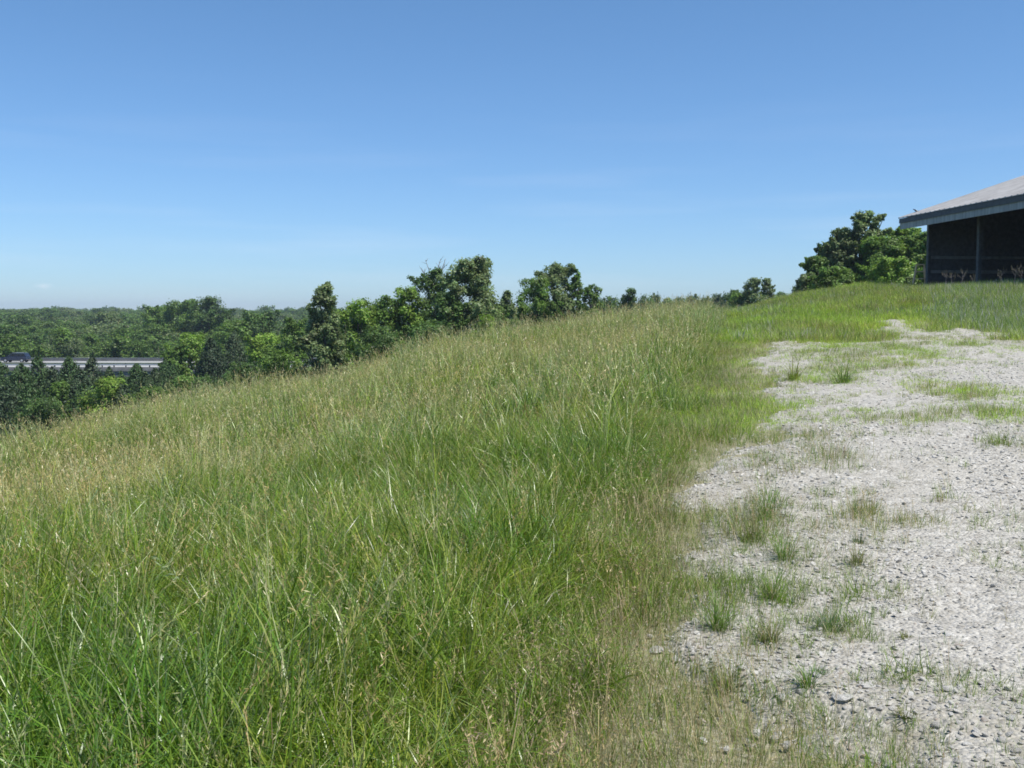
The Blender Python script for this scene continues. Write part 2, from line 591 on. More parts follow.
# ------------------------------------------------------------------ grass templates
class Blades:
    def __init__(s):
        s.v, s.q, s.t, s.c, s.n = [], [], [], [], 0

    def ribbon(s, base, az, L, lean0, bend, w, col, segs=4, tip=0.05, twist=0.0):
        pts, ang = [np.array(base, float)], lean0
        step = L / segs
        for k in range(segs):
            d = np.array([math.cos(az) * math.sin(ang), math.sin(az) * math.sin(ang), math.cos(ang)])
            pts.append(pts[-1] + d * step)
            ang += bend / segs
        side0 = np.array([-math.sin(az + twist), math.cos(az + twist), 0])
        i = s.n
        for k, pnt in enumerate(pts):
            f = k / segs
            ww = w * (1 - f) ** .7 * (1 if f > .05 else .8) + w * tip
            if k < segs:
                s.v += [pnt - side0 * ww / 2, pnt + side0 * ww / 2]
                s.c += [col, col]
            else:
                s.v.append(pnt)
                s.c.append(col)
        for k in range(segs - 1):
            a = i + 2 * k
            s.q.append((a, a + 1, a + 3, a + 2))
        s.t.append((i + 2 * segs - 2, i + 2 * segs - 1, i + 2 * segs))
        s.n += 2 * segs + 1
        return pts

    def leaflet(s, p, d, L, w, col, nrm=None):
        d = d / (np.linalg.norm(d) + 1e-9)
        a = np.cross(d, rng.normal(size=3))
        a = a / (np.linalg.norm(a) + 1e-9) * w / 2
        i = s.n
        s.v += [p, p + d * L * .45 + a, p + d * L, p + d * L * .45 - a]
        s.c += [col] * 4
        s.q.append((i, i + 1, i + 2, i + 3))
        s.n += 4

    def build(s, name, mat):
        return mesh_np(name, np.array(s.v), [np.array(s.q), np.array(s.t)], mat, col=np.array(s.c), linkit=False)


GREENS = [(.145, .25, .022), (.105, .205, .018), (.19, .285, .032), (.08, .15, .026), (.24, .31, .07)]
STRAW = [(.46, .43, .25), (.40, .385, .20), (.52, .49, .33), (.36, .34, .18)]


def jit(c, a=.18):
    return np.array(c) * (1 + a * rng.normal()) * (1 + .06 * rng.normal(size=3))


def green():
    return np.clip(jit(GREENS[rng.integers(len(GREENS))]), .01, 1)


def straw():
    return np.clip(jit(STRAW[rng.integers(len(STRAW))], .12), .02, 1)


def stalk(b, base, L, lod, lean=None, az=None):
    """flowering stem with a loose seed head"""
    az = rng.uniform(0, 6.28) if az is None else az
    lean = abs(rng.normal(0, .22)) if lean is None else lean
    c = straw() * np.array([.85, 1.0, .8]) if rng.random() < .6 else green() * 1.5
    pts = b.ribbon(base, az, L, lean, rng.uniform(.15, .7), .0032 if lod == 0 else .006, c, 5 if lod == 0 else 3, tip=.6)
    p0, p1 = pts[-2], pts[-1]
    hl = rng.uniform(.10, .2)
    d = (p1 - p0) / np.linalg.norm(p1 - p0)
    hc = straw() * np.array([1.0, 1.0, .95]) * rng.uniform(.85, 1.15)
    n = 22 if lod == 0 else 6
    dense = rng.random() < .45
    for k in range(n):
        f = (k + .5) / n
        q = p1 - d * hl * (1 - f)
        sp = (.012 if dense else .035) * (1.15 - f)
        dirn = d * (1.6 if dense else 1.1) + rng.normal(size=3) * (.3 if dense else .55)
        b.leaflet(q + rng.normal(size=3) * sp * .3, dirn, (.024 if dense else .028) * (1 if lod == 0 else 2.0), .0045 * (1 if lod == 0 else 1.7), hc * rng.uniform(.85, 1.15))
    return pts


def tuft_tall(name, lod, nleaf, nstalk, rad, Lr=(.45, .85), dryf=.12):
    b = Blades()
    for k in range(nleaf):
        r, a = rad * math.sqrt(rng.random()), rng.uniform(0, 6.28)
        az = a + rng.normal(0, 1.1)
        c = straw() * .75 if rng.random() < dryf else green()
        flop = rng.random()
        b.ribbon((r * math.cos(a), r * math.sin(a), -.03), az, rng.uniform(*Lr) * (1.1 if flop > .6 else .9), abs(rng.normal(.16, .2)),
                 rng.uniform(.3, 1.2) if flop < .5 else rng.uniform(1.2, 2.8),
                 (rng.uniform(.005, .0135)) * (1 if lod == 0 else 1.7), c, 6 if lod == 0 else 4, twist=rng.normal(0, .7))
    for k in range(nstalk):
        r, a = rad * math.sqrt(rng.random()), rng.uniform(0, 6.28)
        stalk(b, (r * math.cos(a), r * math.sin(a), -.03), rng.uniform(.62, 1.0), lod)
    return b.build(name, M['grass'])


def tuft_short(name, n, rad, Lr, wr, dryf, bright=1.0, mat='short', stems=0):
    b = Blades()
    for k in range(n):
        r, a = rad * math.sqrt(rng.random()), rng.uniform(0, 6.28)
        az = a + rng.normal(0, .8)
        c = straw() * .92 if rng.random() < dryf else green() * np.array([1.15, 1.1, 1]) * bright
        b.ribbon((r * math.cos(a), r * math.sin(a), -.015), az, rng.uniform(*Lr), abs(rng.normal(.25, .25)), rng.uniform(.2, 1.3),
                 rng.uniform(*wr), c, 3, twist=rng.normal(0, .6))
    for k in range(stems):
        r, a = rad * math.sqrt(rng.random()), rng.uniform(0, 6.28)
        c = straw() * np.array([1.0, .9, .85])
        pts = b.ribbon((r * math.cos(a), r * math.sin(a), -.015), rng.uniform(0, 6.28), rng.uniform(.14, .3), abs(rng.normal(.3, .25)), rng.uniform(.2, .9), .0022, c, 4, tip=.6)
        for j in range(7):
            b.leaflet(pts[-1] - (pts[-1] - pts[-2]) * rng.random(), rng.normal(size=3) + np.array([0, 0, .6]), .014, .004, c)
    return b.build(name, M[mat])


def gn_scatter(name, templates, pts, rot, scl, var, mat=None):
    """one object: points carrying rot/scl/var, instancing templates through geometry nodes"""
    me = bpy.data.meshes.new(name)
    n = len(pts)
    me.vertices.add(n)
    me.vertices.foreach_set('co', np.asarray(pts, np.float32).ravel())
    for nm, ty, dat, key in (('rot', 'FLOAT_VECTOR', rot, 'vector'), ('scl', 'FLOAT_VECTOR', scl, 'vector'), ('var', 'INT', var, 'value')):
        a = me.attributes.new(nm, ty, 'POINT')
        a.data.foreach_set(key, np.asarray(dat, np.int32 if ty == 'INT' else np.float32).ravel())
    me.update()
    o = link(bpy.data.objects.new(name, me))
    c = bpy.data.collections.new(name + '_templates')
    for tpl in templates:
        c.objects.link(tpl)
    order = sorted(range(len(templates)), key=lambda i: templates[i].name)
    ng = bpy.data.node_groups.new(name + '_scatter', 'GeometryNodeTree')
    ng.interface.new_socket('Geometry', in_out='INPUT', socket_type='NodeSocketGeometry')
    ng.interface.new_socket('Geometry', in_out='OUTPUT', socket_type='NodeSocketGeometry')
    gi, go = ng.nodes.new('NodeGroupInput'), ng.nodes.new('NodeGroupOutput')
    ci = ng.nodes.new('GeometryNodeCollectionInfo')
    ci.inputs['Collection'].default_value = c
    ci.inputs['Separate Children'].default_value = True
    ci.inputs['Reset Children'].default_value = True
    ip = ng.nodes.new('GeometryNodeInstanceOnPoints')
    ip.inputs['Pick Instance'].default_value = True

    def attr(nm, ty):
        a = ng.nodes.new('GeometryNodeInputNamedAttribute')
        a.data_type = ty
        a.inputs['Name'].default_value = nm
        return a.outputs['Attribute']
    e2r = ng.nodes.new('FunctionNodeEulerToRotation')
    ng.links.new(attr('rot', 'FLOAT_VECTOR'), e2r.inputs[0])
    ng.links.new(gi.outputs[0], ip.inputs['Points'])
    ng.links.new(ci.outputs[0], ip.inputs['Instance'])
    ng.links.new(attr('var', 'INT'), ip.inputs['Instance Index'])
    ng.links.new(e2r.outputs[0], ip.inputs['Rotation'])
    ng.links.new(attr('scl', 'FLOAT_VECTOR'), ip.inputs['Scale'])
    ng.links.new(ip.outputs[0], go.inputs[0])
    md = o.modifiers.new('scatter', 'NODES')
    md.node_group = ng
    return o


def jgrid(x0, x1, y0, y1, cell):
    X, Y = np.meshgrid(np.arange(x0, x1, cell), np.arange(y0, y1, cell))
    X = X + rng.uniform(-.5, .5, X.shape) * cell
    Y = Y + rng.uniform(-.5, .5, Y.shape) * cell
    return X.ravel(), Y.ravel()


def in_view(x, y, m_=3.0):
    return (np.abs(x) < .56 * y + m_) & (y > 1.2)


BARN_A = np.array([23.3, 56.2])
BARN_DIR = np.array([.126, -.992])
BARN_IN = np.array([.992, .126])


def in_barn(x, y):
    dx, dy = x - BARN_A[0], y - BARN_A[1]
    s_ = dx * BARN_DIR[0] + dy * BARN_DIR[1]
    i_ = dx * BARN_IN[0] + dy * BARN_IN[1]
    return (i_ > .2) & (s_ > -.3)


templ = []
# 0-3 near leafy, 4-7 near seeding, 8-10 far leafy, 11-14 far seeding
for k in range(4):
    templ.append(tuft_tall('grass_clump_a%d' % k, 0, 64, 1, .17, (.4, .85), .05))
for k in range(4):
    templ.append(tuft_tall('grass_clump_b%d' % k, 0, 36, 9, .17, (.35, .8), .16))
for k in range(3):
    templ.append(tuft_tall('grass_clump_c%d' % k, 1, 30, 2, .26, (.4, .8), .06))
for k in range(4):
    templ.append(tuft_tall('grass_clump_d%d' % k, 1, 18, 12, .26, (.35, .7), .2))

PX, PY, VAR, SC = [], [], [], []
for (r0, r1, cell) in ((0, 7, .15), (7, 14, .19), (14, 30, .27), (30, 80, .40)):
    x, y = jgrid(-45, 22, 1, 76, cell)
    r = np.hypot(x, y)
    k = (r >= r0) & (r < r1) & in_view(x, y)
    x, y, r = x[k], y[k], r[k]
    dt = sdist(tall, x, y) + (vnoise(x, y, .7, 41) - .5) * .7
    dk = track_d(x, y)
    k = (dt > 0) & (dk < -.15)
    x, y, r, dt = x[k], y[k], r[k], dt[k]
    u = x / np.maximum(y, 1)
    seed = .03 + .70 * smooth(9, 22, r) + .4 * smooth(.0, -.45, u) * smooth(6, 13, r) + (vnoise(x, y, 2.2, 42) - .5) * .9
    # the strip of leafy growth beside the verge
    seed -= .45 * smooth(3.0, .8, dt) * smooth(26, 8, r)
    sd = rng.random(len(x)) < np.clip(seed, .04, .95)
    far_ = r > 13
    var = np.where(far_, np.where(sd, rng.integers(11, 15, len(x)), rng.integers(8, 11, len(x))),
                   np.where(sd, rng.integers(4, 8, len(x)), rng.integers(0, 4, len(x))))
    s_ = (.62 + .55 * vnoise(x, y, 1.7, 43) + rng.normal(0, .1, len(x))) * (.55 + .45 * smooth(0, .9, dt))
    PX.append(x), PY.append(y), VAR.append(var), SC.append(s_)
PX, PY, VAR, SC = map(np.concatenate, (PX, PY, VAR, SC))
n = len(PX)
print('tall tufts', n)
# wind-laid swathes: whole patches lean the same way
lean = rng.normal(0, .15, (n, 2)) + np.stack([.75 * (vnoise(PX, PY, 1.9, 45) - .5), .10 + .8 * (vnoise(PX, PY, 1.5, 44) - .5)], 1)
# euler x/y leans happen after the spin about z, so neighbours keep a common lean
rot = np.c_[lean, rng.uniform(0, 6.28, n)]
o = gn_scatter('meadow_grass', templ, np.c_[PX, PY, hgt(PX, PY)], rot, np.c_[SC, SC, SC * rng.uniform(.85, 1.15, n)], VAR)
tag(o, 'uncut meadow grass gone to pale seed heads on the hillside', 'grass', kind='stuff')

# ------------------------------------------------------------------ short grass: verge, knoll, weedy track
templ = []
for k in range(3):
    templ.append(tuft_short('verge_clump_a%d' % k, 26, .07, (.06, .2), (.0022, .005), .12))          # 0-2 green verge near
for k in range(3):
    templ.append(tuft_short('verge_clump_b%d' % k, 26, .08, (.06, .2), (.0018, .004), .45, stems=2))  # 3-5 dry verge
for k in range(3):
    templ.append(tuft_short('verge_clump_c%d' % k, 30, .2, (.1, .27), (.006, .012), .10, 1.75))      # 6-8 bright knoll
for k in range(2):
    templ.append(tuft_short('verge_clump_d%d' % k, 30, .2, (.14, .36), (.006, .012), .4, 1.15, stems=10))  # 9-10 seeding knoll
for k in range(2):
    templ.append(tuft_short('verge_clump_e%d' % k, 34, .22, (.2, .45), (.008, .016), .06, 1.1))        # 11-12 blue-green lush
for tpl in templ[6:9]:
    a = tpl.data.attributes['Col']
    arr = np.empty(len(tpl.data.vertices) * 4, np.float32)
    a.data.foreach_get('color', arr)
    arr = arr.reshape(-1, 4)
    arr[:, :3] *= (1.05, 1.06, .85)
    a.data.foreach_set('color', arr.ravel())
# blue-green variants get cooler colour
for tpl in templ[11:13]:
    a = tpl.data.attributes['Col']
    arr = np.empty(len(tpl.data.vertices) * 4, np.float32)
    a.data.foreach_get('color', arr)
    arr = arr.reshape(-1, 4)
    arr[:, :3] *= (1.15, 1.12, 2.4)
    a.data.foreach_set('color', arr.ravel())
PX, PY, VAR, SC = [], [], [], []
for (r0, r1, cell) in ((0, 8, .075), (8, 16, .12), (16, 34, .17)):
    x, y = jgrid(-1, 30, 1, 36, cell)
    r = np.hypot(x, y)
    k = (r >= r0) & (r < r1) & in_view(x, y, 2)
    x, y, r = x[k], y[k], r[k]
    dt = sdist(tall, x, y)
    dk = track_d(x, y)
    cover = np.where(dk < 0, .97, .92 * np.exp(-dk / .5))
    wd = weedy(x, y)
    cover = np.maximum(cover, np.where(dk > 0, wd * 1.05, 0))
    cover = np.maximum(cover, np.where(dk > 0, .05 * (vnoise(x, y, .9, 57) > .55) + .75 * smooth(.44, .68, vnoise(x, y, .5, 58)) * smooth(3.0, .4, dk), 0))
    k = (dt < .4) & (rng.random(len(x)) < cover) & ~((r > 29) & (dk < .1))
    x, y, r, dt, dk, wd = x[k], y[k], r[k], dt[k], dk[k], wd[k]
    dry = (.46 + .12 * smooth(10, 16, r) + (vnoise(x, y, .8, 51) - .5) * 1.3 + .25 * smooth(-.9, 0, dt) - .12 * (dk > 0)) - .08 * smooth(12, 18, r)
    isd = rng.random(len(x)) < np.clip(dry, .03, .95)
    var = np.where(isd, rng.integers(3, 6, len(x)), rng.integers(0, 3, len(x)))
    s_ = (.55 + .6 * vnoise(x, y, .6, 52)) * np.where(dk > 0, .75 + .45 * np.clip(wd, 0, 1), 1.0) * (1 + .5 * smooth(-.5, .1, dt))
    far_ = r > 12
    var = np.where(far_, np.where(isd, rng.integers(9, 11, len(x)), rng.integers(6, 9, len(x))), var)
    s_ = np.where(far_, s_ * np.where(dk > 0, .5, .62), s_)
    PX.append(x), PY.append(y), VAR.append(var), SC.append(s_)
x, y = jgrid(4, 50, 22, 76, .25)
dt, dk = sdist(tall, x, y), track_d(x, y)
k = (dt < .3) & (dk < .25) & (np.hypot(x, y) > 28) & in_view(x, y, 4) & ~in_barn(x, y)
x, y = x[k], y[k]
seedy = vnoise(x, y, 3.0, 61) * .9 + .35 * smooth(38, 46, y) * smooth(60, 50, y)
lush = smooth(.40, .46, x / y) * smooth(26, 32, y) + (vnoise(x, y, 2.0, 62) - .5) * .4
rr = rng.random(len(x))
var = np.where(rr < np.clip(lush, 0, 1), rng.integers(11, 13, len(x)), np.where(rng.random(len(x)) < np.clip(seedy - .25, 0, .9), rng.integers(9, 11, len(x)), rng.integers(6, 9, len(x))))
PX.append(x), PY.append(y), VAR.append(var), SC.append(.8 + .5 * vnoise(x, y, 1.5, 63))
PX, PY, VAR, SC = map(np.concatenate, (PX, PY, VAR, SC))
n = len(PX)
print('short tufts', n)
o = gn_scatter('verge_grass', templ, np.c_[PX, PY, hgt(PX, PY) + np.where(track_d(PX, PY) > 0, .03, 0)],
               np.c_[rng.normal(0, .12, (n, 2)), rng.uniform(0, 6.28, n)], np.c_[SC, SC, SC * rng.uniform(.8, 1.2, n)], VAR)
tag(o, 'short green and dry grass along the track edge and over the knoll', 'grass', kind='stuff')


# ------------------------------------------------------------------ stones
def stone_mesh(name, seed, flat=.6, linkit=False, mat='chips', sub=2, cuts=6):
    import bmesh
    bm = bmesh.new()
    bmesh.ops.create_icosphere(bm, subdivisions=sub, radius=1)
    r_ = np.random.default_rng(seed)
    planes = [(Vector(r_.normal(size=3)).normalized(), r_.uniform(.45, .85)) for _ in range(cuts)]
    for v in bm.verts:
        for nrm, dd in planes:
            e = v.co.dot(nrm) - dd
            if e > 0:
                v.co -= nrm * e
        v.co *= 1 + r_.normal(0, .03)
        v.co.z *= flat
    me = bpy.data.meshes.new(name)
    bm.to_mesh(me)
    bm.free()
    me.materials.append(M[mat])
    o = bpy.data.objects.new(name, me)
    if linkit:
        link(o)
    return o


templ = [stone_mesh('stone_chip_%d' % k, 100 + k, [.5, .7, .6, .8, .45, .65, .55, .75][k]) for k in range(8)]
PX, PY, SC = [], [], []
for (r0, r1, cell, smed) in ((0, 7.5, .029, .0078), (7.5, 13, .048, .0105), (13, 22, .08, .015), (22, 40, .15, .024)):
    x, y = jgrid(0, 24, 1, 40, cell)
    r = np.hypot(x, y)
    k = (r >= r0) & (r < r1) & in_view(x, y, 1.5)
    x, y, r = x[k], y[k], r[k]
    dk = track_d(x, y)
    wheel = np.exp(-((dk - 1.7) / .35) ** 2)
    dens = np.clip(dk / .3 + .4, 0, 1) * (1 - .55 * wheel) * (.45 + .55 * vnoise(x, y, .5, 71)) * (1 - .5 * np.clip(weedy(x, y), 0, 1))
    dens = np.where(dk < 0, .10 * smooth(-.7, 0, dk), dens)
    k = rng.random(len(x)) < dens
    x, y = x[k], y[k]
    PX.append(x), PY.append(y), SC.append(smed * np.exp(rng.normal(-.05, .5, len(x))) * (1.12 - .35 * wheel[k]))
PX, PY, SC = map(np.concatenate, (PX, PY, SC))
SC = np.minimum(SC * .92, .019)
n = len(PX)
print('stones', n)
dk = track_d(PX, PY)
zz = hgt(PX, PY) + np.maximum(sheet_off(PX, PY, dk), 0)
o = gn_scatter('loose_gravel', templ, np.c_[PX, PY, zz + SC * .25], np.c_[rng.normal(0, .35, (n, 2)), rng.uniform(0, 6.28, n)],
               np.c_[SC * rng.uniform(.9, 1.5, n), SC, SC * rng.uniform(.5, .95, n)], rng.integers(0, 8, n))
tag(o, 'loose pale limestone chips over the track', 'gravel', kind='stuff')

# ------------------------------------------------------------------ trees
def leaf_quads(pos, nrm, axis, L, Wd, col):
    """rhombic leaf sprays: centres pos, normals nrm, long axis, sizes"""
    nrm = nrm / np.linalg.norm(nrm, axis=1, keepdims=True)
    axis = axis - nrm * (axis * nrm).sum(1, keepdims=True)
    axis /= np.linalg.norm(axis, axis=1, keepdims=True) + 1e-9
    side = np.cross(nrm, axis)
    L, Wd = L[:, None], Wd[:, None]
    v = np.stack([pos - axis * L / 2, pos + side * Wd / 2 + nrm * L * .08, pos + axis * L / 2, pos - side * Wd / 2 + nrm * L * .08], 1).reshape(-1, 3)
    f = np.arange(len(pos) * 4).reshape(-1, 4)
    return v, f, np.repeat(col, 4, 0)


def broadleaf(height, radius, n, leaf, base, seed, bottom=.12, top_narrow=1.0, lobes=46, lobe_r=(.2, .36), sprays=16):
    """returns crown arrays and lobe centres for limbs"""
    r_ = np.random.default_rng(seed)
    cs, rs = [], []
    for k in range(lobes):
        hf = bottom + (1 - bottom) * ((k + r_.random()) / lobes) ** .9
        q = (hf - bottom) / (1 - bottom)
        env = math.sqrt(max(0, 1 - ((q - .42) / .62) ** 2)) * (1 - (1 - top_narrow) * q)
        env = max(env, .12)
        a = k * 2.4 + r_.uniform(-.7, .7)
        rr = radius * env * math.sqrt(r_.uniform(.05, 1)) * .82
        lr = radius * r_.uniform(*lobe_r) * (.7 + .3 * env)
        z = height * hf
        z = min(z, height - lr * .8)
        cs.append((rr * math.cos(a), rr * math.sin(a), z))
        rs.append(lr)
    for k in range(sprays):
        q = r_.uniform(.15, 1.0)
        env = math.sqrt(max(.05, 1 - ((q - .42) / .62) ** 2)) * (1 - (1 - top_narrow) * q)
        a, rise = r_.uniform(0, 6.28), r_.uniform(.05, .35)
        for tt, fr in ((.72, .2), (.92, .155), (1.1, .12), (1.24, .085)):
            tt *= r_.uniform(.92, 1.04)
            zz = height * (bottom + (1 - bottom) * q) + radius * rise * (tt - .7) * 2
            zz = min(zz, height * 1.03 - radius * fr)
            cs.append((radius * env * tt * math.cos(a), radius * env * tt * math.sin(a), zz))
            rs.append(radius * fr * r_.uniform(.8, 1.2))
    cs, rs = np.array(cs), np.array(rs)
    lobes = len(cs)
    wgt = rs ** 2
    li = r_.choice(lobes, n, p=wgt / wgt.sum())
    d = r_.normal(size=(n, 3))
    d /= np.linalg.norm(d, axis=1, keepdims=True)
    outw = cs[li] - np.array([0, 0, height * .45])
    outw /= np.linalg.norm(outw, axis=1, keepdims=True) + 1e-6
    d = d + outw * .35
    d /= np.linalg.norm(d, axis=1, keepdims=True)
    # knobbly twig ends: leaves gather round sub-clusters on each lobe
    sub = r_.normal(size=(lobes * 9, 3))
    sub /= np.linalg.norm(sub, axis=1, keepdims=True)
    sid = li * 9 + r_.integers(0, 9, n)
    d = d * .55 + sub[sid] * .75
    d /= np.linalg.norm(d, axis=1, keepdims=True)
    rad = np.clip(r_.normal(.82, .2, n), .15, 1.25)
    pos = cs[li] + d * (rs[li] * rad)[:, None] * np.array([1, 1, .85])
    # stray twigs beyond the outline
    stray = r_.random(n) < .05
    pos[stray] += d[stray] * (rs[li][stray] * r_.uniform(.1, .45, stray.sum()))[:, None]
    nrm = d * .9 + outw * .4 + r_.normal(size=(n, 3)) * .6 + np.array([0, 0, .4])
    ax = r_.normal(size=(n, 3)) + np.array([0, 0, -.5])
    tone = (1 + .22 * r_.normal(size=lobes))[li] * (1 + .2 * r_.normal(size=n))
    col = np.clip(np.array(base)[None] * np.clip(tone, .5, 1.7)[:, None] * (1 + .06 * r_.normal(size=(n, 3))), .005, .6)
    L = leaf * r_.uniform(.7, 1.4, n)
    v, f, c = leaf_quads(pos, nrm, ax, L, L * r_.uniform(.5, .8, n), col)
    return v, f, c, cs


def cedar(height, radius, n, leaf, base, seed):
    r_ = np.random.default_rng(seed)
    h = 1 - np.sqrt(r_.random(n)) * .97
    nb = 46
    bh, ba, bl = r_.random(nb) ** 1.3, r_.uniform(0, 6.28, nb), r_.uniform(.7, 1.12, nb)
    bi = r_.integers(0, nb, n)
    loose = r_.random(n) < .45
    hh = np.where(loose, h, np.clip(bh[bi] + r_.normal(0, .035, n), .01, .99))
    a = np.where(loose, r_.uniform(0, 6.28, n), ba[bi] + r_.normal(0, .32, n))
    rm = radius * np.clip((1 - hh) ** .55 * (.7 + .3 * np.minimum(1, hh * 9)) * 1.15, .02, 1.2)
    rr = rm * np.where(loose, r_.uniform(.45, .95, n), bl[bi] * r_.uniform(.4, 1.08, n))
    out = np.stack([np.cos(a), np.sin(a), np.zeros(n)], 1)
    pos = out * rr[:, None]
    pos[:, 2] = .04 * height + hh * height * .96 + rr * .25
    nrm = out + r_.normal(size=(n, 3)) * .7 + np.array([0, 0, .3])
    ax = out * .6 + np.array([0, 0, .9]) + r_.normal(size=(n, 3)) * .35
    col = np.clip(np.array(base)[None] * (1 + .25 * r_.normal(size=(n, 1))) * (1 + .06 * r_.normal(size=(n, 3))), .004, .4)
    L = leaf * r_.uniform(.7, 1.5, n)
    v, f, c = leaf_quads(pos, nrm, ax, L, L * .38, col)
    return v, f, c, np.array([[0, 0, height * .8]])


def trunk_mesh(height, tr, lobes, seed, parent, mat='bark', nl=8, name='trunk'):
    r_ = np.random.default_rng(seed + 5)
    b = MB()
    wob = r_.normal(0, .02 * height, (4, 2))
    pts = [(0, 0, -.4)] + [(wob[k][0], wob[k][1], height * (.22 * (k + 1))) for k in range(4)]
    b.tube(pts, [tr * 1.25, tr, tr * .75, tr * .5, tr * .15], 8)
    for k in r_.permutation(len(lobes))[:nl]:
        c = lobes[k]
        zz = max(.15 * height, c[2] - abs(c[0]) * .6 - .18 * height)
        zz = min(zz, height * .75)
        s_ = (wob[1][0] * .5, wob[1][1] * .5, zz)
        mid = (s_[0] * .45 + c[0] * .55, s_[1] * .45 + c[1] * .55, zz * .6 + c[2] * .4)
        b.tube([s_, mid, tuple(c)], [tr * .4, tr * .26, tr * .06], 6)
    return b.build(name, M[mat], parent, smooth_=True)


C_MID, C_BRIGHT, C_DARK, C_GREY, C_CEDAR, C_YEL = (.12, .20, .045), (.165, .265, .048), (.085, .145, .042), (.155, .21, .09), (.058, .105, .034), (.185, .285, .05)
GT = {'treeline': 'trees standing along the far edge of the meadow'}


def place(px, d):
    v = ray(px, HORIZON)
    x = v[0] / v[1] * d
    return x, d, h1(x, d)


def hero(name, px, top, wpx, d, kind, base, label, seed, n=8000, leaf=.22, group=None, **kw):
    x, y, z = place(px, d)
    zt = P(px, top, d)[2]
    H_ = max(zt - z, 1.2)
    Rr = wpx * d / F_PX / 2 * (1.25 if kind == 'b' else 1.5)
    n, leaf = int(n * 2.1), leaf * .9
    e = empty(name, (x, y, z - .05), 0)
    if kind == 'cedar':
        v, f, c, lob = cedar(H_, Rr, n, leaf, base, seed)
    else:
        v, f, c, lob = broadleaf(H_, Rr, n, leaf, base, seed, sprays=4 if name == 'bush' else 16, **kw)
    bush = name in ('bush', 'shrub')
    trunk_mesh(H_, max(.05, .018 * H_ + .03) * (.5 if bush else 1), lob, seed, e, name='stem' if bush else 'trunk')
    mesh_np('foliage' if bush else 'crown', v, [f], M['cedar' if kind == 'cedar' else 'leaf'], e, col=c)
    tag(e, label, 'bush' if bush else 'tree', group)
    return e


